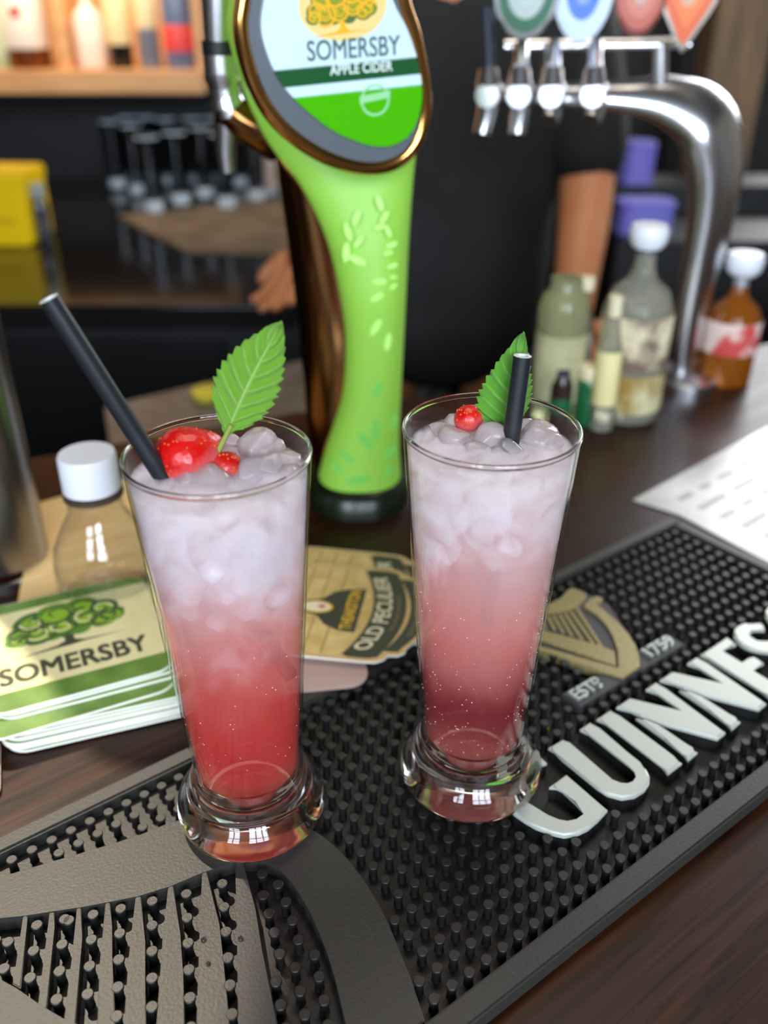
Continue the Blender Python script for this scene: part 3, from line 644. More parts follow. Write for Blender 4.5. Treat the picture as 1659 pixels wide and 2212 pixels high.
# ------------------------------------------------------------------ dark label coasters
kraft = noise_col(M('barrel_print', rough=.5), (196, 164, 96), (222, 194, 128), (1, 1, 1), 90, 4)
kraft2 = M('tan_print', (206, 172, 112), .5); blk = M('black_print', (54, 56, 48), .45); creamp = M('cream_print', (228, 218, 184), .5); yel = M('yellow_print', (222, 176, 40), .5); tan = M('dim_tan_print', (120, 104, 76), .5)
def label_coaster(origin, ang, label, group=None, full=True):
    """barrel shaped card: x is the reading direction, y up; its rounded foot carries the black label"""
    t = thing('beer_coaster', label, 'coaster', origin, ang, group)
    def arc(x0, x1, yc, sag, n=12): return [(x0+(x1-x0)*i/n, yc-sag*(1-(2*i/n-1)**2)) for i in range(n+1)]
    hw = .044
    out = arc(-.030, .030, -.040, .010)+[(.034, -.0395), (.037, -.036), (.0375, -.031)]+[(.0415, -.029), (.0440, -.025), (.0445, -.018), (.0445, .03), (.042, .046), (-.042, .046), (-.0445, .03), (-.0445, -.018), (-.0440, -.025), (-.0415, -.029), (-.0375, -.031), (-.037, -.036), (-.034, -.0395)]
    h = .0013
    obj('card', prism(NB(), out, 0, h, .0001, 1), card_edge, t)
    ins = lambda P, k: [(p[0]*(1-k/.045), p[1]*(1-k/.047)) for p in P]
    obj('tan_border_print', prism(NB(), ins(out, .0003), h, h+.00003), kraft2, t, None)
    z = h+.00004
    obj('lower_band_print', prism(NB(), arc(-.030, .030, -.0375, .010)+[(.034, -.036), (.0345, -.031)]+arc(.034, -.034, -.0280, .010)+[(-.0345, -.031), (-.034, -.036)], z, z+.00003), blk, t, None)
    obj('label_band_print', prism(NB(), [(p[0], p[1]) for p in arc(-.040, .040, -.0255, .010)]+[(.0415, -.021), (.0418, -.010)]+arc(.040, -.040, -.0065, .010)+[(-.0418, -.010), (-.0415, -.021)], z, z+.00003), blk, t, None)
    obj('barrel_picture_print', prism(NB(), arc(-.0415, .0415, -.0045, .010)+[(.0415, .03), (.039, .044), (-.039, .044), (-.0415, .03)], z, z+.00003), kraft, t, None)
    for y in (.004, .014, .024, .034): 
        obj('barrel_hoop_print', prism(NB(), [(-.0405, y), (.0405, y), (.0405, y+.0012), (-.0405, y+.0012)], z+.00004, z+.00006), M('hoop_print', (170, 138, 78), .5), t, None)
    # lettering bent along the label
    def bent(s, hgt, wid, yc, sag, mat_, bold=.03, tilt=0):
        b = text_bm(s, hgt, wid, .00004, bold)
        for v in b.verts: v.co.y += -sag*(1-(v.co.x/.040)**2)
        o = obj('printed_lettering', b, mat_, t, None); o.location = (0, yc, z+.00004); return o
    bent('OLD PECULIER', .0092, .070, -.0175, .010, creamp, .045)
    bent('YORKSHIRE', .0028, .034, -.0225, .010, tan)
    bent('SINCE 1827', .0030, .040, -.0335, .010, tan)
    sh = [(-.021, -.012), (-.020, -.002), (-.016, .006), (-.008, .012), (-.006, .020), (0, .023), (.006, .020), (.008, .012), (.016, .006), (.020, -.002), (.021, -.012)]
    obj('crest_print', prism(NB(), [(p[0], p[1]+.002) for p in sh], z+.00005, z+.00008), blk, t, None)
    b = NB(); disc(b, 0, .0155, .0058, .0095, z+.00009); obj('crest_rim_print', b, yel, t, None)
    b = NB(); disc(b, 0, .0155, .0046, .0080, z+.00014); obj('crest_seal_print', b, creamp, t, None)
    b = NB(); disc(b, .0004, .0125, .0016, .0022, z+.00019); obj('crest_mark_print', b, M('red_mark_print', (190, 70, 50), .5), t, None)
    o = obj('printed_lettering', text_bm('THEAKSTON', .0068, .038, .00004, .05), yel, t, None); o.location = (0, -.0075, z+.0001)
    return t
pc = G(760, 1330, .0145); rd = (G(846, 1245, .0145)-G(806, 1400, .0145)).normalized()
angp = math.atan2(rd.y, rd.x)
Xp = V((math.cos(angp), math.sin(angp), 0)); Yp = V((-math.sin(angp), math.cos(angp), 0))
KS = 1.13
def oc(anchor, z):                          # bottom left of the label touches the given sight point
    c = G(*anchor, z); o = c+Xp*.041*KS+Yp*.030*KS; o.z = z-.0014; return o
grp2 = 'black labelled coasters fanned under the top one'
label_coaster(oc((832, 1424), .0160), angp, 'topmost tan coaster with black label and cream lettering between the two glasses')
label_coaster(oc((832, 1424), .0160)+Xp*.022+Yp*.002-V((0, 0, .0015)), angp-.03, 'tan and black coaster fanned out behind the topmost one, label partly covered')
label_coaster(oc((832, 1424), .0160)+Xp*.018-Yp*.011-V((0, 0, .0030)), angp-.02, 'lowest fanned tan coaster, only its right curved end showing')
for o in list(COL.objects):
    if o.name.startswith('beer_coaster') and 'tan' in o['label']: o.scale = (KS, KS, 1)
o = thing('beer_coaster', 'pale pink edged coaster at the bottom of the black labelled pile', 'coaster', G(640, 1400, .0112)-V((0, 0, .0014)), angp+.3)
obj('card', prism(NB(), rrect(.080, .080, .012), 0, .0013, .0001, 1), M('pink_card', (186, 158, 150), .7), o)
for k in range(7):
    o = thing('beer_coaster', f'plain pink edged coaster in the pile under the black labelled ones, {ORD[k]} from the bottom', 'coaster', G(655, 1372, 0)+V((.0005*(k % 3), .004, .0002+k*.00138)), angp+.25+.02*(k % 2), 'plain coasters low in the middle pile')
    obj('card', prism(NB(), rrect(.072, .072, .012), 0, .0013, .0001, 1), MATS['pink_card'], o)
# ------------------------------------------------------------------ clear bottle with white cap, sunlit patch below laid as a pale board
sunlit_wood = noise_col(M('sunlit_bar_wood', rough=.45), (226, 178, 112), (250, 218, 156), (2, 30, 4), 8, 5, .3, .7, .2, rot=-.5)  # sunlight on the bar put into this pale wood colour
bo = thing('sunlit_patch_board', 'sunlit patch of bar wood, added as a pale board under the white capped bottle', 'board', (0, 0, 0))
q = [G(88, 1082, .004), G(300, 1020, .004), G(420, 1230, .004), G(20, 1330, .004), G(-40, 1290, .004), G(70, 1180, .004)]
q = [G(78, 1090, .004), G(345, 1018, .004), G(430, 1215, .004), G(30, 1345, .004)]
obj('board', prism(NB(), [(p.x, p.y) for p in q], .0003, .006, .0015), sunlit_wood, bo)  # pale board standing in for the sunlit bar wood
bp = G(240, 1282, .006); 
cap_top = D(196, 985, bp.y)
bt = thing('clear_bottle', 'small clear glass bottle with a white screw cap behind the green coasters', 'bottle', (bp.x, bp.y, .0062))
ch = cap_top.z-.0062+.002
k = (D(258, 1010, bp.y)-D(134, 1010, bp.y)).x/2
prof = [(0, 0), (.030, 0), (.033, .003), (.033, ch-.078), (.031, ch-.066), (.0245, ch-.052), (.0175, ch-.040), (.0165, ch-.030), (.0165, ch-.012)]
obj('body', lathe(NB(), catmull([(p[0], 0, p[1]) for p in prof], 1) and prof+[(r-.0012, z) for r, z in reversed(prof[2:])]+[(.028, .004), (0, .004)], 40), bg_glass, bt, 50)
obj('neck_ring', lathe(NB(), [(.0162, ch-.030), (.0188, ch-.029), (.0188, ch-.026), (.0162, ch-.025)], 36), M('dark_ring', (70, 60, 50), .3), bt)
b = NB(); n = 60; pr = [(k*1.0, ch-.024), (k*1.0, ch-.002), (k*.95, ch), (0, ch+.0002)]
lathe(b, pr, n); obj('screw_cap', b, white, bt, 50)
# steel column at the left edge
cl = thing('steel_column', 'polished round steel column at the left edge behind the coasters', 'column', (-.276, .556, 0))
obj('shaft', lathe(NB(), [(.034, .01), (.034, .42), (0, .42)], 64), steel, cl)
obj('foot_flange', lathe(NB(), [(.0355, 0), (.0355, .003), (.034, .004)], 64), steel, cl)
# ------------------------------------------------------------------ green cider tower
TB = G(782, 1068, 0)
tw = thing('beer_tower', 'glowing green cider tap tower with an oval badge and bronze back', 'beer tap', TB)
def TL(px, py, y): return D(px, py, y)-TB
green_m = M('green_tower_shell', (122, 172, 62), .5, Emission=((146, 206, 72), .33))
def loft(b, secs, n=40, cap=True):          # secs: centre, half width x, half depth y
    R = [[b.verts.new((c.x+wx*math.copysign(abs(math.cos(a))**.85, math.cos(a)), c.y+wy*math.copysign(abs(math.sin(a))**.85, math.sin(a)), c.z)) for a in [2*math.pi*i/n for i in range(n)]] for c, wx, wy in secs]
    for A, B in zip(R[:-1], R[1:]):
        for i in range(n): b.faces.new((A[i], A[(i+1) % n], B[(i+1) % n], B[i]))
    if cap: b.faces.new(R[0][::-1]); b.faces.new(R[-1])
    return b
def shell(rows, y, depth, k=5):
    secs = [(TL((l+r)/2, py, y), abs((TL(r, py, y)-TL(l, py, y)).x)/2, dd) for (py, l, r), dd in zip(rows, depth)]
    P = catmull([(s[0].x, s[0].z, s[1]) for s in secs], k); Q = catmull([(s[2], 0, 0) for s in secs], k)
    return [(V((p.x, 0, p.y)), p.z, q.x) for p, q in zip(P, Q)]
rows = [(1062, 684, 868), (1020, 690, 865), (950, 710, 862), (850, 740, 866), (720, 746, 873), (600, 728, 879), (500, 698, 885), (400, 645, 893), (330, 588, 900), (260, 545, 905), (180, 512, 905)]
gsec = shell(rows, TB.y, [.036, .034, .031, .028, .028, .030, .030, .026, .022, .018, .014])
gsec = [(V((c.x, max(0, (c.z-.17))*.12, max(c.z, .0008+.0002*k))), w, d) for k, (c, w, d) in enumerate(gsec)]
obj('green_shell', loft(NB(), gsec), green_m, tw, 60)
rb = [(1062, 676, 800), (1000, 676, 820), (900, 662, 830), (700, 645, 830), (500, 619, 790), (400, 604, 760), (330, 594, 740), (250, 560, 720)]
bsec = shell(rb, TB.y+.03, [.03, .03, .028, .028, .028, .028, .028, .024])
o = obj('bronze_back', loft(NB(), [(V((c.x, .030, max(c.z, .001+.0002*k))), w, d) for k, (c, w, d) in enumerate(bsec)]), bronze, tw, 60)
obj('edge_trim', tube(NB(), [V((c.x-w*.985, .004, c.z)) for c, w, d in gsec[:40]], .0022, 8), goldm, tw)
base = NB(); loft(base, [(V((gsec[0][0].x, .012, -.0002)), .043, .056), (V((gsec[0][0].x, .012, .014)), .042, .054), (V((gsec[0][0].x, .012, .020)), .038, .048)])
obj('base_plinth', base, M('dark_green_plinth', (16, 28, 12), .3), tw, 50)
# badge head
HC = D(722, 40, TB.y-.052); hn = (CAM-HC).normalized(); hn = (hn+RT*.34+V((0, 0, -.05))).normalized()
hx = (RT-hn*RT.dot(hn)).normalized(); hx = (hx+V((0, 0, .05))).normalized(); hx = (hx-hn*hx.dot(hn)).normalized(); hy = hn.cross(hx)
def HP(px, py): p = PLN(px, py, HC, hn)-HC; return (p.dot(hx), p.dot(hy))
head = bpy.data.objects.new('badge_head', None); COL.objects.link(head); head.parent = tw
head.matrix_local = frame(HC-TB, hx, hy, hn)
ring_px = [(870, 0), (893, 70), (908, 140), (917, 200), (915, 255), (900, 303), (868, 342), (820, 361), (765, 359), (700, 337), (640, 300), (590, 252), (553, 190), (530, 120), (520, 60), (526, 0)]
rp = [HP(*p) for p in ring_px]
top_y = max(p[1] for p in rp)
rp += [(rp[-1][0]+.012, top_y+.035), (rp[-1][0]+.034, top_y+.062), ((rp[-1][0]+rp[0][0])/2, top_y+.074), (rp[0][0]-.026, top_y+.058), (rp[0][0]-.008, top_y+.03)]
ring = [(p.x, p.y) for p in catmull([(x, y, 0) for x, y in rp], 5, True)]
cxr = sum(p[0] for p in ring)/len(ring); cyr = sum(p[1] for p in ring)/len(ring)
sc = lambda P, k: [(cxr+(p[0]-cxr)*k, cyr+(p[1]-cyr)*k) for p in P]
obj('head_shell', prism(NB(), sc(ring, .97), -.044, -.002, .004), green_m, head, 50)
obj('gold_ring', tube(NB(), [(p[0], p[1], 0) for p in ring+ring[:2]], .0046, 12, cap=False), goldm, head)
obj('dark_ring', prism(NB(), sc(ring, .965), -.004, .0022), M('slate_ring', (88, 94, 100), .4), head, 30)
lens_px = [(842, 0), (872, 60), (893, 120), (903, 170), (905, 210), (898, 250), (880, 288), (850, 308), (820, 314), (780, 308), (720, 283), (665, 243), (625, 205), (595, 165), (573, 115), (560, 60), (566, 0)]
lp = [HP(*p) for p in lens_px]; ty = max(p[1] for p in lp)
lp += [(lp[-1][0]+.010, ty+.026), (lp[-1][0]+.03, ty+.046), ((lp[-1][0]+lp[0][0])/2, ty+.052), (lp[0][0]-.024, ty+.042), (lp[0][0]-.008, ty+.022)]
lens = [(p.x, p.y) for p in catmull([(x, y, 0) for x, y in lp], 4, True)]
if sum(lens[i][0]*lens[(i+1) % len(lens)][1]-lens[(i+1) % len(lens)][0]*lens[i][1] for i in range(len(lens))) < 0: lens = lens[::-1]
def between(p_lo, q_lo, p_hi, q_hi): 
    P = lens
    if p_lo: P = clip(P, HP(*p_lo), HP(*q_lo))
    if p_hi: P = clip(P, HP(*q_hi), HP(*p_hi))
    return P
pale = M('badge_pale', (200, 222, 232), .2, Emission=((190, 215, 228), .12)); bgreen = M('badge_green', (70, 170, 10), .12, Emission=((60, 165, 0), .10)); bdark = M('badge_dark_green', (28, 84, 44), .2); bink = M('badge_ink', (72, 98, 92), .4)
fields = [('white_field', between((590, 152), (905, 122), (560, -40), (905, -45)), pale), ('green_top_field', between((560, -40), (905, -45), None, None), bgreen), ('green_band', between((590, 190), (905, 158), (590, 152), (905, 122)), bdark), ('white_band', between((600, 213), (905, 182), (590, 190), (905, 158)), pale), ('green_foot_field', between(None, None, (600, 213), (905, 182)), bgreen)]
for nm, P, m_ in fields: obj(nm, prism(NB(), P, .0022, .0050, .0006, 1), m_, head, 30)
def badge_text(s, c, h, w, m_, bold):
    o = obj('badge_lettering', text_bm(s, h, w, .0004, bold), m_, head, None); p = HP(*c); o.location = (p[0], p[1], .00505); o.rotation_euler = (0, 0, math.atan2(HP(860, 104)[1]-HP(660, 118)[1], HP(860, 104)[0]-HP(660, 118)[0])); return o
pxm = (V(HP(860, 100))-V(HP(660, 100))).length/200
badge_text('SOMERSBY', (760, 124), 37*pxm, 200*pxm, bink, .02)
badge_text('APPLE CIDER', (775, 156), 19*pxm, 136*pxm, M('badge_white_print', (226, 236, 232), .4), .03)
b = NB(); c = HP(735, 12); disc(b, c[0], c[1], 92*pxm, 62*pxm, .00506, 30, 0, .0001); obj('sun_glow_print', b, M('badge_sun_glow', (236, 206, 130), .4), head, None)
e = bpy.data.objects.new('badge_tree', None); COL.objects.link(e); e.parent = head; c = HP(735, 72); e.location = (c[0], c[1], .0053)
yel2 = M('badge_amber', (236, 176, 20), .4); olv = M('badge_olive', (140, 150, 20), .4); olv2 = M('badge_dark_olive', (84, 110, 40), .4)
tree_logo(e, 150*pxm, 105*pxm, 0, (olv2, olv, yel2, yel2, yel2))
b = NB(); c = HP(804, 214)
for rx, ry, zz in ((30, 36, .0052),): 
    pth = [(c[0]+rx*pxm*math.cos(a), c[1]+ry*pxm*math.sin(a)*.8) for a in [6.283*i/28 for i in range(29)]]
    prism(b, stroke(pth, 5*pxm), .00505, .0052)
prism(b, [(c[0]-34*pxm, c[1]-4*pxm), (c[0]+34*pxm, c[1]+2*pxm), (c[0]+34*pxm, c[1]+16*pxm), (c[0]-34*pxm, c[1]+10*pxm)], .00505, .0053)
obj('emblem_print', b, M('badge_mint_print', (150, 210, 150), .4), head, None)
# leaf prints on the shell
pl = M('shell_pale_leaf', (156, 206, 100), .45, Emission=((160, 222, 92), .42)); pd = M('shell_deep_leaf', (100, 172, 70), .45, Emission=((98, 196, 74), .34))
def shell_pt(px, py):
    zz = D(px, py, TB.y-.028).z; x = D(px, py, TB.y-.028).x-TB.x
    s = min(gsec, key=lambda q: abs(q[0].z-zz)); u = max(-.96, min(.96, (x-s[0].x)/s[1]))
    return V((x, -s[2]*(1-abs(u)**(2/.85))**(.85/2)-.0009, zz))
rnd = random.Random(5)
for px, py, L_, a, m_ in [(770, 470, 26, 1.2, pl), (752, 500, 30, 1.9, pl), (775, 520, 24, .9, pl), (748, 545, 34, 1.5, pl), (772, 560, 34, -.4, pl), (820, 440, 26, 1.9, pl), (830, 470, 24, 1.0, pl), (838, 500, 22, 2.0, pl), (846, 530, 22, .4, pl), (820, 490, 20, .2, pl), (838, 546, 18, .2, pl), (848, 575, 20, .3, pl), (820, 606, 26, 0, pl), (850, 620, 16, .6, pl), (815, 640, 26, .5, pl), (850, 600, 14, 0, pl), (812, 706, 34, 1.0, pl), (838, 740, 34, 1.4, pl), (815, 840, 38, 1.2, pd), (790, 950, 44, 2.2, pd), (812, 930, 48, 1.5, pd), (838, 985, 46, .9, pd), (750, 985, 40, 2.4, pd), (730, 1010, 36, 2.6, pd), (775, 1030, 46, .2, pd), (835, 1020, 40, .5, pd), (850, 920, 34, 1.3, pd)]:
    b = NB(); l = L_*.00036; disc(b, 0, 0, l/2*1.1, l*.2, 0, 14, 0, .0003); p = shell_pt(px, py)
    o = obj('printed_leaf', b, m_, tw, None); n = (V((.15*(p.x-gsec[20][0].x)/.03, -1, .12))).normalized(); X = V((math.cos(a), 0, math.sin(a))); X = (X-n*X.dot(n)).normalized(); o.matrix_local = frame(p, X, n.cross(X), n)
# tap on its left side
ty_ = TB.y+.02
o = bpy.data.objects.new('tap', None); COL.objects.link(o); o.parent = tw
obj('tap_lever', tube(NB(), [TL(470, -90, ty_), TL(474, 88, ty_)], [.0125, .0105], 20), chrome, o)
obj('tap_collar', tube(NB(), [TL(474, 88, ty_), TL(476, 118, ty_)], .0120, 20), black, o)
obj('tap_body', tube(NB(), catmull([TL(478, 118, ty_), TL(482, 170, ty_), TL(490, 215, ty_), TL(500, 250, ty_)], 4), [.0125]*5+[.011]*4+[.012]*4, 20), chrome, o)
obj('tap_shank', tube(NB(), [TL(478, 232, ty_), TL(540, 268, ty_), TL(600, 300, ty_+.01)], [.011, .014, .016], 20), bronze, o)
obj('tap_nozzle', tube(NB(), [TL(490, 245, ty_), TL(488, 330, ty_), TL(492, 372, ty_)], [.009, .007, .006], 16), chrome, o)
# ------------------------------------------------------------------ chrome tower with four taps
CY = .91
CB = G(1472, 852, 0); CB = V((D(1472, 860, CY).x, CY, 0))
ct = thing('beer_tower', 'curved chrome tap tower with four round badges at the right', 'beer tap', CB)
def CLp(px, py, y=CY): return D(px, py, y)-CB
path = [(1474, 862, 36), (1478, 800, 38), (1492, 690, 50), (1518, 560, 62), (1540, 450, 72), (1546, 350, 82), (1520, 262, 84), (1440, 218, 58), (1340, 206, 36), (1220, 204, 28), (1080, 200, 24)]
mpp = (D(1500, 400, CY)-D(1400, 400, CY)).length/100
P = catmull([CLp(x, y) for x, y, r in path], 6); R = [v.x for v in catmull([(r*mpp, 0, 0) for _, _, r in path], 6)]
P = [V((p.x, p.y, max(p.z, .0004*k))) for k, p in enumerate(P)]
obj('swan_neck', tube(NB(), P, R, 36, flat=.62), chrome, ct, 80)
obj('base_flange', lathe(NB(), [(.036, 0), (.036, .008), (.026, .014), (0, .014)], 36), chrome, ct)
for k, x in enumerate((1062, 1130, 1200, 1290)):
    y0 = CY-.02-.0*k; f = bpy.data.objects.new('faucet', None); COL.objects.link(f); f.parent = ct
    if k == 0: sl = 22
    else: sl = 14
    obj('faucet_body', tube(NB(), [CLp(x, 200, CY), CLp(x-6, 204, CY-.035), CLp(x-10, 206, CY-.055)], [.011, .012, .010], 18), chrome, f)
    obj('spout', tube(NB(), [CLp(x-2, 205, CY-.04), CLp(x-sl*.5, 250, CY-.05), CLp(x-sl, 292 if k < 2 else 262, CY-.055)], [.010, .0085, .0075], 16), chrome, f)
    obj('collar', tube(NB(), [CLp(x-8, 190, CY-.05), CLp(x-6, 150, CY-.045)], [.0105, .0085], 16), chrome, f)
    if k == 0: obj('lever', tube(NB(), [CLp(x-6, 150, CY-.045), CLp(x-12, 20, CY-.03)], [.0055, .006], 12), M('dark_lever', (36, 44, 56), .35), f)
    else: obj('handle_stub', tube(NB(), [CLp(x-6, 150, CY-.045), CLp(x-2, 96, CY-.02)], [.0070, .006], 12), chrome, f)
obj('badge_rail', tube(NB(), [CLp(1090, 96), CLp(1490, 92)], .0060, 12, flat=.6), chrome, ct)
for x in (1185, 1425): obj('rail_post', tube(NB(), [CLp(x, 96), CLp(x, 180)], .0075, 14), chrome, ct)
def small_badge(px, py, rx, ry, outer, mid_c, core, pointed=False):
    f = bpy.data.objects.new('badge', None); COL.objects.link(f); f.parent = ct; c = CLp(px, py, CY-.025); n = (CAM-(CB+c)).normalized(); n.z *= .4; n.normalize(); X = RT-n*RT.dot(n); X.normalize(); f.matrix_local = frame(c, X, n.cross(X), n)
    def shp(k):
        r = [(rx*mpp*k*math.cos(a), ry*mpp*k*(math.sin(a) if not pointed else (math.sin(a) if math.sin(a) > 0 else math.sin(a)*(1.0+.30*abs(math.sin(a))**3)))) for a in [6.283*i/32 for i in range(32)]]
        if pointed: r = [(x*(1 if y > 0 else 1-.45*(-y/(ry*mpp*k))**1.2), y) for x, y in r]
        return r
    obj('badge_case', prism(NB(), shp(1), -.014, .002, .002), M('badge_case_'+outer[0], outer[1], .2, outer[2]), f)
    obj('badge_face', prism(NB(), shp(.86), .002, .0035, .001), M('badge_face_'+mid_c[0], mid_c[1], .3), f)
    obj('badge_centre', prism(NB(), shp(.58), .0035, .0042), M('badge_centre_'+core[0], core[1], .3), f)
    c2 = NB(); disc(c2, 0, -.1*ry*mpp, .26*rx*mpp, .2*ry*mpp, .0042, 16, 0, .0006); obj('badge_mark', c2, M('badge_mark_'+core[0], tuple(min(255, int(v*.5+100)) for v in core[1]), .3), f)
small_badge(1138, -20, 62, 82, ('steel', (150, 150, 150), 1), ('green', (8, 92, 60)), ('silver', (176, 190, 184)))
small_badge(1262, -25, 56, 92, ('white', (214, 226, 240), 0), ('paleblue', (205, 222, 244)), ('blue', (70, 120, 210)))
small_badge(1386, -18, 48, 76, ('rust', (128, 66, 56), .3), ('red', (190, 92, 74)), ('rose', (206, 120, 100)))
small_badge(1490, -14, 56, 78, ('grey', (170, 160, 150), .6), ('orange', (226, 96, 36)), ('amber', (236, 120, 50)), True)
# ------------------------------------------------------------------ bottles and jars at the right end of the bar
def bottle(px, base_py, w_px, top_py, parts, label, y=None, cat='bottle', name='spirit_bottle', z=0, group=None):
    """parts: (name, [(radius fraction, height fraction)], material) in order"""
    c = G(px, base_py, z) if y is None else V((D(px, base_py, y).x, y, z))
    H = D(px, top_py, c.y).z-z; r = (D(px+w_px/2, base_py, c.y)-D(px-w_px/2, base_py, c.y)).x/2
    t = thing(name, label, cat, (c.x, c.y, z+.0003), 0, group)
    for nm, pr, m_ in parts: obj(nm, lathe(NB(), [(a*r, h*H) for a, h in pr], 32), m_, t, 50)
    return t
pale_gl = M('pale_olive_glass', (176, 176, 132), .12, 0, Transmission_Weight=.55, IOR=1.3)
amber = M('amber_spirit', (150, 84, 22), .1, 0, Transmission_Weight=.35, IOR=1.3)
clearb = M('clear_bottle_glass', (210, 208, 190), .1, 0, Transmission_Weight=.75, IOR=1.2)
crm = M('cream_label', (226, 214, 176), .5); gry = M('grey_pourer', (90, 92, 98), .35); ylw = M('mustard_label', (190, 156, 50), .5); pnk = M('pink_label', (222, 190, 172), .5); org = M('orange_seal', (220, 130, 60), .5); redl = M('red_label', (196, 62, 60), .5); dbr = M('dark_brown_glass', (44, 28, 24), .15)
bz = G(1200, 905, 0).y
bottle(1196, 896, 104, 600, [('body', [(0, 0), (.95, 0), (1, .02), (1, .80), (.86, .88), (.62, .93), (.60, 1), (0, 1)], pale_gl), ('label', [(1.01, .15), (1.02, .16), (1.02, .62), (1.01, .63)], noise_col(M('olive_label', rough=.6), (160, 156, 116), (196, 190, 150), (1, 1, 1), 30))], 'tall pale olive green bottle below the forearm behind the right glass')
bottle(1236, 880, 50, 600, [('body', [(0, 0), (.95, 0), (1, .02), (1, .66), (.55, .80), (.42, .84), (.42, .93), (0, .93)], clearb), ('label', [(1.02, .22), (1.03, .23), (1.03, .58), (1.02, .59)], M('ice_blue_label', (196, 212, 214), .5)), ('stopper', [(0, .91), (.72, .91), (.76, .94), (.72, 1), (0, 1)], crm)], 'slim clear bottle with a pale blue label and cream stopper', y=bz+.035)
bottle(1348, 892, 140, 486, [('body', [(0, 0), (.95, 0), (1, .02), (1, .58), (.80, .68), (.40, .74), (.30, .80), (.28, .86), (0, .86)], clearb), ('front_label', [(1.02, .30), (1.03, .31), (1.03, .56), (1.02, .57)], noise_col(M('patched_label', rough=.5), (120, 96, 84), (238, 226, 186), (1, 1, 1), 24, 3, .4, .55)), ('lower_label', [(1.02, .06), (1.03, .07), (1.03, .26), (1.02, .27)], noise_col(M('mottled_label', rough=.5), (150, 120, 50), (214, 204, 160), (1, 1, 1), 26, 3, .4, .6)), ('pourer', [(.28, .85), (.26, .90), (.24, .93), (0, .93)], gry), ('pourer_cap', [(0, .885), (.40, .89), (.52, .92), (.55, .97), (.48, 1), (0, 1)], white)], 'large clear spirit bottle with patched cream label and white pour cap')
bottle(1300, 894, 52, 640, [('body', [(0, 0), (.95, 0), (1, .03), (1, .62), (.5, .80), (.42, .88), (0, .88)], clearb), ('label', [(1.02, .2), (1.04, .21), (1.04, .6), (1.02, .61)], M('butter_label', (236, 222, 160), .5)), ('cap', [(0, .86), (.55, .86), (.55, 1), (0, 1)], crm)], 'small bottle with butter yellow label before the white capped spirit bottle', y=G(1300, 905, 0).y-.02)
bottle(1560, 820, 112, 548, [('body', [(0, 0), (.95, 0), (1, .02), (1, .50), (.80, .60), (.36, .68), (.28, .76), (0, .76)], amber), ('label', [(1.02, .26), (1.03, .27), (1.03, .50), (1.02, .51)], noise_col(M('red_white_label', rough=.5), (200, 70, 68), (222, 196, 184), (1, 1, 1), 30, 2, .42, .5)), ('pourer', [(.28, .75), (.26, .84), (.24, .88), (0, .88)], M('silver_pourer', (180, 186, 190), .3, .6)), ('pourer_cap', [(0, .82), (.40, .83), (.62, .88), (.68, .96), (.60, 1), (0, 1)], white)], 'amber spirit bottle with red and white label at the right edge')
bottle(1205, 914, 48, 796, [('body', [(0, 0), (.95, 0), (1, .03), (1, .70), (.7, .85), (.62, .9), (0, .9)], dbr), ('cap', [(0, .88), (.66, .88), (.66, 1), (0, 1)], M('navy_cap', (44, 42, 60), .3)), ('label', [(1.02, .25), (1.03, .26), (1.03, .5), (1.02, .5)], M('green_label', (20, 96, 50), .5))], 'short dark bottle with navy cap seen past the right glass rim')
bottle(1263, 912, 52, 790, [('body', [(0, 0), (.95, 0), (1, .03), (1, .72), (.8, .8), (0, .8)], M('green_jar_glass', (30, 96, 56), .15)), ('lid', [(0, .78), (.9, .78), (.95, .82), (.95, .97), (.88, 1), (0, 1)], crm)], 'small green jar with a round cream lid beside the dark bottle', cat='jar', name='lidded_jar')
# sheet of paper at the right
sh = thing('paper_sheet', 'white glossy printed sheet lying beyond the right end of the mat', 'paper', (0, 0, 0))
q = [G(1368, 1082, 0), G(1660, 922, 0), G(1960, 1080, 0), G(1700, 1240, 0), G(1466, 1114, 0)]
obj('sheet', prism(NB(), [(p.x, p.y) for p in q], .0002, .0012), noise_col(M('glossy_paper', rough=.3), (176, 174, 172), (206, 204, 198), (1, 1, 1), 16, 3, .35, .65, .8), sh, None)
c0 = G(1400, 1085, 0); X = (G(1640, 960, 0)-c0).normalized(); Yv = V((-X.y, X.x, 0))
b = NB(); rnd = random.Random(4)
for k in range(5):
    y0 = -.012-.019*k; x = .02
    while x < .20:
        w = rnd.uniform(.012, .04); p = [c0+X*(x+dx)+Yv*(y0+dy) for dx, dy in ((0, 0), (w, 0), (w, -.006), (0, -.006))]
        if all(inpoly(v.x, v.y, [(i.x, i.y) for i in q]) for v in p): prism(b, [(v.x, v.y) for v in p], .0012, .00125)
        x += w+.012
if b.verts: obj('grey_print', b, M('grey_print_ink', (150, 150, 148), .4), sh, None)
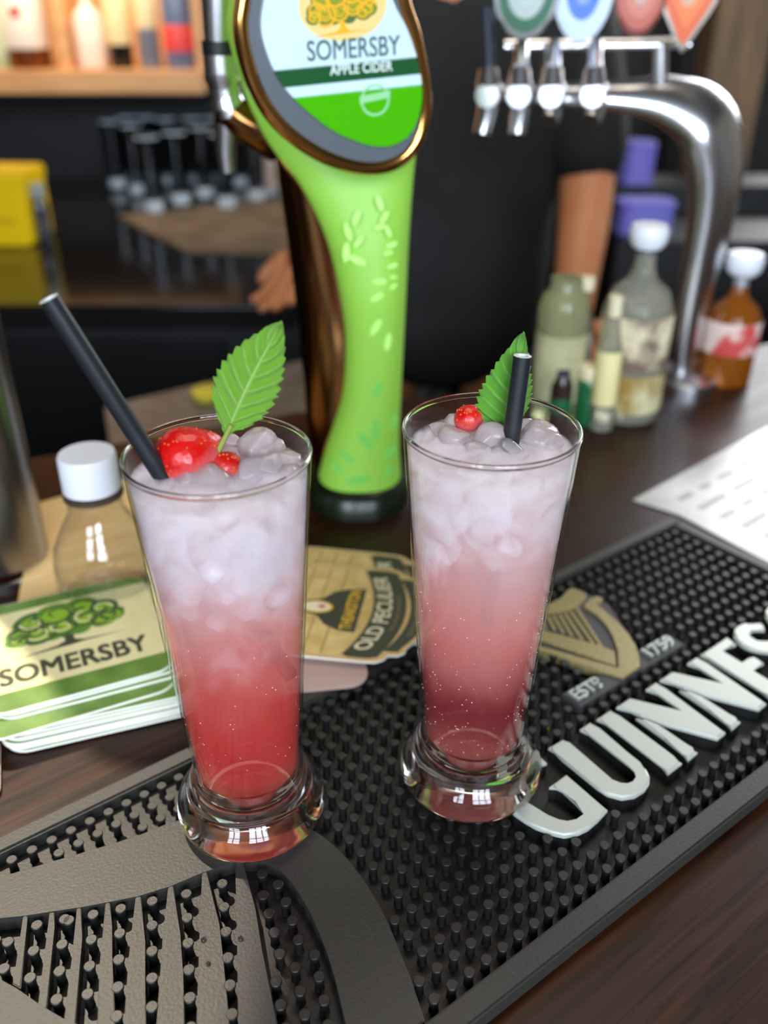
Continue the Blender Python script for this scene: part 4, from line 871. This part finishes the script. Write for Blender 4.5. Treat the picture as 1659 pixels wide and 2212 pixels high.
# droplets on the mat
dm = M('clear_water', (250, 250, 250), .0, 0, Transmission_Weight=1.0, IOR=1.33)
for k, (x, y, r) in enumerate([(1180, 1574, .0016), (1182, 1592, .0013), (1176, 1606, .0012), (440, 2030, .0012), (450, 2082, .001), (520, 2028, .0012)]):
    z = .0022 if k < 3 else ZT
    o = obj('water_drop', lathe(NB(), [(r, 0), (r*.95, r*.35), (r*.6, r*.65), (0, r*.75)], 14), M('lime_juice', (206, 214, 40), .1, 0, Transmission_Weight=.3) if k == 0 else dm, None, 80, loc=G(x, y, z)+V((0, 0, .0001)))
    if k == 0: tag(o, 'lime yellow droplet on the mat above the silver letter U', 'drop')
    elif k < 3: tag(o, ['clear droplet directly below the lime yellow one', 'bluish clear droplet, lowest of three beside letter U'][k-1], 'drop', 'clear drops below the lime one')
    else: tag(o, ['uppermost', 'lowest', 'rightmost'][k-3]+' small water drop lying on the raised harp strings of the mat', 'drop', 'water drops on the harp strings')
# ------------------------------------------------------------------ service side: steel worktop behind the bar
sw = thing('service_worktop', 'grey steel worktop on the service side behind the left glass', 'worktop', (0, 0, 0))
zw = -.10
q = [G(225, 880, zw), G(480, 792, zw), G(760, 740, zw), G(760, 960, zw), G(260, 1010, zw)]
q = [G(225, 876, zw), G(800, 742, zw), G(900, 980, zw), G(250, 1060, zw)]
obj('steel_top', prism(NB(), [(p.x, p.y) for p in q], zw-.03, zw, .003), noise_col(M('grey_worktop', rough=.45), (112, 106, 96), (136, 128, 116), (1, 1, 1), 20), sw)
cxy = (sum(p.x for p in q)/4, sum(p.y for p in q)/4)
obj('cabinet', prism(NB(), [(cxy[0]+(p.x-cxy[0])*.9, cxy[1]+(p.y-cxy[1])*.8) for p in q], FL, zw-.03), black, sw, None)
lz = G(452, 868, zw)
lm = obj('lemon_half', lathe(NB(), [(0, 0), (.014, .001), (.021, .009), (.0215, .016), (.019, .0175), (0, .0175)], 24), M('lemon_skin', (236, 220, 70), .4), None, 60, loc=lz+V((0, 0, .0003)))
tag(lm, 'bright yellow lemon half on the steel worktop behind the upright mint leaf', 'fruit')
# ------------------------------------------------------------------ back bar
zb = -.10
ny = G(300, 660, zb).y; 
bc = thing('back_bar_cabinet', 'long glossy dark back bar counter with black cupboards below', 'cabinet', (0, 0, 0))
obj('counter_top', box(NB(), (-2.2, ny, zb-.04), (-.15, 2.715, zb), .004), M('glossy_dark_counter', (26, 25, 25), .12), bc)
obj('cupboard', box(NB(), (-2.2, ny+.05, FL), (-.15, 2.715, zb-.04)), black, bc, None)
for k in range(3):
    x = -2.1+k*.62; d_ = obj('cupboard_door', box(NB(), (x, ny+.035, FL+.1), (x+.58, ny+.05, zb-.07), .003), M('door_black', (20, 20, 21), .35), bc)
    obj('door_handle', tube(NB(), [(x+.52, ny+.02, zb-.3), (x+.52, ny+.02, zb-.45)], .006, 10), steel, d_)
q = [G(255, 470, zb), G(640, 430, zb), G(640, 556, zb), G(400, 545, zb)]
dm_ = thing('bar_runner', 'brown runner mat on the back counter under the upturned glasses', 'mat', (0, 0, 0))
obj('runner', prism(NB(), [(p.x, p.y) for p in q], zb+.0004, zb+.006), noise_col(M('brown_runner', rough=.6), (92, 78, 62), (122, 104, 82), (1, 1, 1), 14), dm_, None)
# tumblers
gm = thin_glass('grey_tumbler_glass', (.62, .66, .70), .12); fo = M('tumbler_highlight', (214, 226, 232), .2);  # glass highlights on feet and rims put into an opaque white
first = None
TUM = ['', 'second from the left in the front rows', 'frontmost of all, standing nearest the runner edge', 'in front, just right of the frontmost one', 'centre of the front row, behind its neighbours', 'in front of the tap nozzle', 'nearest the peach jar in the front row', 'behind the two leftmost ones', 'rear row, left of the middle', 'rear row, right of the middle', 'rear row, left of the peach jar', 'rear row, third from the left end', 'rear row, right behind the tap nozzle', 'at the far right end beside the peach jar']
spots = [(255, 405, .0), (300, 418, 0), (335, 455, 0), (392, 440, 0), (445, 425, 0), (490, 446, 0), (555, 430, 0), (290, 392, 0), (372, 398, 0), (425, 396, 0), (520, 402, 0), (330, 392, 0), (470, 394, 0), (585, 410, 0)]
for k, (x, y, _) in enumerate(spots):
    c = G(x, y, zb+.0064); r = .024; h = .165
    if first is None:
        first = thing('tumbler', 'tall clear tumbler on the back counter, leftmost of all', 'glass', c, 0, 'tumblers on the back counter')
        obj('wall', lathe(NB(), [(r*.86, .02), (r*1.1, h), (r*1.05, h), (r*.82, .02)], 24), gm, first, 60); obj('thick_base', lathe(NB(), [(0, 0), (r*.8, 0), (r*.9, .004), (r*.88, .024), (0, .024)], 24), fo, first, 50)
        obj('rim', lathe(NB(), [(r*1.1, h-.004), (r*1.12, h), (r*1.04, h)], 24), MATS['tumbler_highlight'], first, 50)
    else: dup(first, c, None, f'clear tumbler on the back counter, {ORD[k]} of the tumbler rows' if 0 else 'tall clear tumbler on the back counter, '+TUM[k])
# yellow box and the small pale jar beside it
yb = G(18, 530, zb)
yx = thing('yellow_box', 'bright yellow box standing on the glossy back counter at left', 'box', (yb.x, yb.y, zb+.0004), -.1)
h = D(18, 372, yb.y).z-zb
obj('carton', box(NB(), (-.085, -.01, 0), (.054, .11, h), .006), M('bright_yellow_card', (245, 206, 0), .4), yx)
obj('lid', box(NB(), (-.087, -.012, h-.028), (.056, .112, h+.001), .004), MATS['bright_yellow_card'], yx)
obj('front_stripe', box(NB(), (-.06, -.0112, h*.30), (.03, -.0102, h*.40)), M('amber_print', (226, 180, 0), .4), yx, None)
bottle(100, 520, 30, 395, [('body', [(0, 0), (.9, 0), (1, .03), (1, .6), (.6, .74), (.5, .78), (0, .78)], M('smoky_glass', (60, 62, 70), .1)), ('cap', [(0, .76), (.8, .76), (.9, .82), (.85, .98), (0, 1)], M('pale_grey_cap', (150, 162, 166), .3))], 'small smoky bottle with a pale grey cap beside the yellow box', y=yb.y+.03, z=zb)
bottle(572, 440, 56, 296, [('body', [(0, 0), (.9, 0), (1, .03), (1, .86), (.9, .93), (.5, 1), (0, 1)], M('peach_ceramic', (214, 190, 176), .5)), ('foot', [(0, 0), (1.02, 0), (1.03, .08), (1.0, .1)], M('pale_foot', (180, 190, 198), .4))], 'tall peach coloured jar at the end of the tumbler rows', z=zb+.0064, cat='jar', name='jar', y=G(572, 425, zb).y)
# shelf with bottles
sy = 2.36; sz = D(200, 152, sy).z; sx1 = D(438, 150, sy).x
warmwood = noise_col(M('shelf_wood', rough=.45), (206, 152, 96), (226, 172, 116), (1, 10, 10), 6)
se = thing('bottle_shelf', 'warm lit wooden wall shelf carrying bottles at upper left', 'shelf', (0, 0, 0))
obj('shelf_board', box(NB(), (-1.9, sy, sz-.050), (sx1, 2.715, sz), .003), warmwood, se)
obj('back_panel', box(NB(), (-1.9, 2.69, sz), (sx1-.01, 2.715, sz+.55)), noise_col(M('peach_panel', rough=.6), (226, 184, 132), (238, 200, 150), (1, 1, 1), 5), se, None)
obj('upper_board', box(NB(), (-1.9, sy+.0, sz+.55), (sx1, 2.715, sz+.60), .003), warmwood, se)
xp = D(140, 80, sy+.05).x
obj('partition', box(NB(), (xp-.012, sy+.03, sz), (xp+.012, 2.69, sz+.55)), warmwood, se)
obj('end_panel', box(NB(), (sx1-.018, sy+.02, sz), (sx1, 2.69, sz+.55)), warmwood, se)
wl = M('white_label', (240, 226, 208), .5); blkg = M('black_glass', (30, 26, 26), .12); brn = M('brown_spirit', (116, 58, 22), .12, 0, Transmission_Weight=.3)
std = [(0, 0), (.95, 0), (1, .015), (1, .60), (.85, .68), (.42, .76), (.34, .82), (.34, .97), (0, .97)]
def shelf_bottle(px, w, h_mm, body, lab, l0, l1, label, extra=None):
    y = sy+.07; c = V((D(px, 130, y).x, y, sz+.0004)); H = h_mm/1000; r = w*(D(101, 100, y)-D(100, 100, y)).x/2
    t = thing('spirit_bottle', label, 'bottle', c)
    obj('body', lathe(NB(), [(a*r, z*H) for a, z in std], 28), body, t, 50)
    obj('label', lathe(NB(), [(r*1.01, l0*H), (r*1.02, l0*H+.002), (r*1.02, l1*H), (r*1.01, l1*H+.001)], 28), lab, t, 50)
    obj('cap', lathe(NB(), [(0, .95*H), (r*.4, .95*H), (r*.4, H), (0, H)], 20), blkg, t, 50)
    if extra:
        m_, z, s = extra; b = NB(); sphere(b, (0, 0, 0), 1, 12, 8, (s, .002, s)); o = obj('label_mark', b, m_, t); o.location = (0, -r*1.02, z*H)
shelf_bottle(8, 44, 240, M('pale_green_glass', (170, 190, 140), .2), M('mint_label', (196, 206, 166), .5), .1, .5, 'pale green bottle at the left end of the wall shelf')
shelf_bottle(66, 92, 330, brn, wl, .13, .56, 'wide brown bottle with white label and red mark on the wall shelf', (redl, .36, .013))
shelf_bottle(201, 64, 170, M('blush_bottle', (238, 212, 196), .35), M('blush_label', (244, 220, 204), .5), .05, .55, 'short blush white bottle right of the shelf partition')
shelf_bottle(264, 50, 300, blkg, M('cream_round_label', (238, 214, 160), .5), .17, .58, 'black based bottle with cream label third from the partition side')
shelf_bottle(326, 46, 300, M('slate_bottle', (110, 118, 130), .3), M('sand_label', (232, 208, 160), .5), .28, .6, 'slate grey bottle with a sandy label on the wall shelf')
shelf_bottle(392, 66, 300, M('steel_blue_bottle', (100, 112, 140), .3), M('bright_red_label', (226, 70, 66), .5), .12, .30, 'blue grey bottle with a red band at the right end of the shelf')
# purple light blobs built as tubs, and things in the gap of the chrome tower, on a low side unit
VY = 1.9
VY = 1.75
su = thing('side_unit', 'low black side cabinet behind the chrome tower', 'cabinet', (0, 0, 0))
vz = D(1380, 500, VY).z
obj('carcass', box(NB(), (.42, VY-.08, FL), (1.05, VY+.30, vz), .004), black, su)
obj('upper_ledge', box(NB(), (.42, VY+.16, vz), (1.05, VY+.30, D(1380, 394, VY+.2).z), .004), black, su)
vio = M('violet_glow', (112, 108, 190), .4, Emission=((100, 96, 190), .15))  # purple light put into the tubs as a faint glow
def carton(px0, px1, py0, py1, y, z, label):  # adds a tub standing in for a blob of purple light
    x0, x1 = D(px0, py1, y).x, D(px1, py1, y).x; hh = D(px0, py0, y).z-z
    t = thing('purple_glow_tub', label, 'tub', ((x0+x1)/2, y, z+.0004)); w = (x1-x0)/2
    obj('tub', prism(NB(), rrect(2*w, .07, .018), 0, hh*.86, .004), vio, t); obj('lid', prism(NB(), rrect(2*w*1.04, .075, .019), hh*.86, hh, .004), vio, t)  # tub and lid stand in for the purple light
carton(1338, 1402, 305, 392, VY+.2, D(1380, 394, VY+.2).z, 'upper blob of purple light, added as a glowing tub, framed by the chrome arch')
carton(1330, 1442, 432, 500, VY, vz, 'lower wider blob of purple light, added as a glowing tub, framed by the chrome arch')
# brown timber post and lime pennant at the far right
tp = thing('timber_post', 'brown timber post rising behind the orange badge', 'post', (D(1575, 150, 2.2).x, 2.2, FL))
obj('post', box(NB(), (-.06, -.05, 0), (.06, .05, 2.85), .005), noise_col(M('post_wood', rough=.6), (104, 80, 54), (136, 106, 72), (8, 8, 1), 5), tp)
# ------------------------------------------------------------------ bartender
PY = 1.47
skin = noise_col(M('skin', rough=.5, Subsurface_Weight=.15, Subsurface_Radius=(.01, .004, .002)), (200, 128, 84), (208, 138, 92), (1, 1, 1), 20)
cloth = noise_col(M('black_shirt', rough=.85), (17, 17, 18), (34, 33, 33), (1, 1, 1), 7, 3, .3, .7, .4)
trouser = M('black_trousers', (14, 14, 15), .85)
pr = thing('person', 'person in a black shirt behind the bar between the two tap towers', 'person', (D(960, 500, PY).x, PY, FL))
pb = V((pr.location.x, PY, FL))
def skin_mesh(name, verts, edges, mat_, parent, sub=2):
    me = bpy.data.meshes.new(name); me.from_pydata([tuple(v[0]) for v in verts], edges, []); o = bpy.data.objects.new(name, me); COL.objects.link(o); o.parent = parent
    o.modifiers.new('skin', 'SKIN'); sv = me.skin_vertices[0].data
    for i, v in enumerate(verts):
        sv[i].radius = v[1] if isinstance(v[1], tuple) else (v[1], v[1])
    sv[0].use_root = True
    s = o.modifiers.new('sub', 'SUBSURF'); s.levels = sub; s.render_levels = sub
    dg = bpy.context.evaluated_depsgraph_get(); m2 = bpy.data.meshes.new_from_object(o.evaluated_get(dg)); bpy.data.objects.remove(o)
    m2.materials.clear(); m2.materials.append(mat_); m2.polygons.foreach_set('use_smooth', [True]*len(m2.polygons))
    o = bpy.data.objects.new(name, m2); COL.objects.link(o); o.parent = parent; return o
L3 = lambda px, py, y: D(px, py, y)-pb
eR, wR = L3(1268, 420, PY-.06), L3(1240, 640, PY-.17)     # arm at the picture's right
eL, wL = L3(720, 430, PY+.02), L3(672, 520, PY-.10)       # arm behind the green tower
sR, sL = V((.185, .02, 1.44)), V((-.185, .02, 1.44))
hR, hL = wR+V((-.01, -.06, -.06)), L3(640, 590, PY-.13)
body = [(V((0, .02, .98)), (.10, .08)), (V((0, .02, 1.18)), (.10, .08)), (V((0, .02, 1.36)), (.165, .11)), (V((0, .03, 1.47)), .065), (V((0, .01, 1.55)), .052), (V((0, 0, 1.64)), (.075, .09)), (V((0, .0, 1.73)), (.075, .095)),
        (sR, .055), (eR, .044), (wR, .032), (sL, .055), (eL, .044), (wL, .034), (V((.09, .02, .92)), .06), (V((.10, .01, .50)), .05), (V((.10, .03, .08)), .045), (V((.10, -.10, .045)), .04), (V((-.09, .02, .92)), .06), (V((-.10, .01, .50)), .05), (V((-.10, .03, .08)), .045), (V((-.10, -.10, .045)), .04), (hR, (.042, .020)), (hL, (.042, .020))]
ed = [(0,1),(1,2),(2,3),(3,4),(4,5),(5,6),(2,7),(7,8),(8,9),(2,10),(10,11),(11,12),(0,13),(13,14),(14,15),(15,16),(0,17),(17,18),(18,19),(19,20),(9,21),(12,22)]
bd = skin_mesh('body', body, ed, skin, pr)
mid = lambda a, b, t: a+(b-a)*t
skin_mesh('shirt', [(V((0, .02, .84)), (.20, .14)), (V((0, .02, 1.16)), (.185, .125)), (V((0, .02, 1.35)), (.20, .13)), (V((0, .03, 1.475)), .085), (sR, .078), (mid(sR, eR, .55), .074), (eR+V((0, 0, .0)), .066), (sL, .078), (mid(sL, eL, .55), .074), (eL, .064)], [(0,1),(1,2),(2,3),(2,4),(4,5),(5,6),(2,7),(7,8),(8,9)], cloth, pr)
skin_mesh('trousers', [(V((0, .02, .96)), (.175, .13)), (V((.095, .02, .86)), .105), (V((.10, .01, .50)), .08), (V((.10, .03, .10)), .065), (V((-.095, .02, .86)), .105), (V((-.10, .01, .50)), .08), (V((-.10, .03, .10)), .065)], [(0,1),(1,2),(2,3),(0,4),(4,5),(5,6)], trouser, pr)
def hand(w, h, side):
    d = (h-w).normalized(); s = d.cross(V((0, 0, 1))).normalized()*side; n = s.cross(d)
    for k, ln in enumerate((.068, .078, .072, .058)):
        a = h+s*(-.030+.020*k); skin_mesh('finger', [(a-d*.02, .0098), (a+d*ln*.45-n*.004, .0088), (a+d*ln*.8-n*.016, .0078), (a+d*ln-n*.028, .0068)], [(0,1),(1,2),(2,3)], skin, pr, 1)
    a = mid(w, h, .45)-s*.028; skin_mesh('thumb', [(a, .012), (a-s*.022+d*.028, .0105), (a-s*.030+d*.058, .0085)], [(0,1),(1,2)], skin, pr, 1)
hand(wR, hR, 1); hand(wL, hL, -1)
hm = M('dark_hair', (30, 22, 18), .6)
hb = NB(); sphere(hb, (0, .02, 1.715), 1, 24, 14, (.092, .108, .092))
bmesh.ops.delete(hb, geom=[v for v in hb.verts if v.co.y < -.055 and v.co.z < 1.755 or v.co.z < 1.66], context='VERTS'); obj('hair', hb, hm, pr, 80)
for sx in (-1, 1):
    obj('eye', sphere(NB(), (sx*.031, -.090, 1.695), .011, 12, 8), M('eye_white', (230, 226, 220), .2), pr); obj('ear', sphere(NB(), (sx*.082, .005, 1.68), 1, 10, 8, (.012, .02, .032)), skin, pr)
    obj('pupil', sphere(NB(), (sx*.031, -.0985, 1.695), .0055, 10, 6), black, pr)
obj('nose', sphere(NB(), (0, -.102, 1.668), 1, 12, 8, (.013, .016, .024)), skin, pr); obj('mouth', sphere(NB(), (0, -.088, 1.630), 1, 12, 8, (.024, .010, .006)), M('lips', (150, 76, 66), .5), pr)
# unseen panel added around the overhead fill light
cp = thing('added_fill_light_panel', 'flat unseen panel added above the bar for the overhead fill light', 'lamp', (.1, .9, CE))
obj('added_casing', box(NB(), (-.47, -.27, -.09), (.47, .27, -.0005), .01), black, cp)
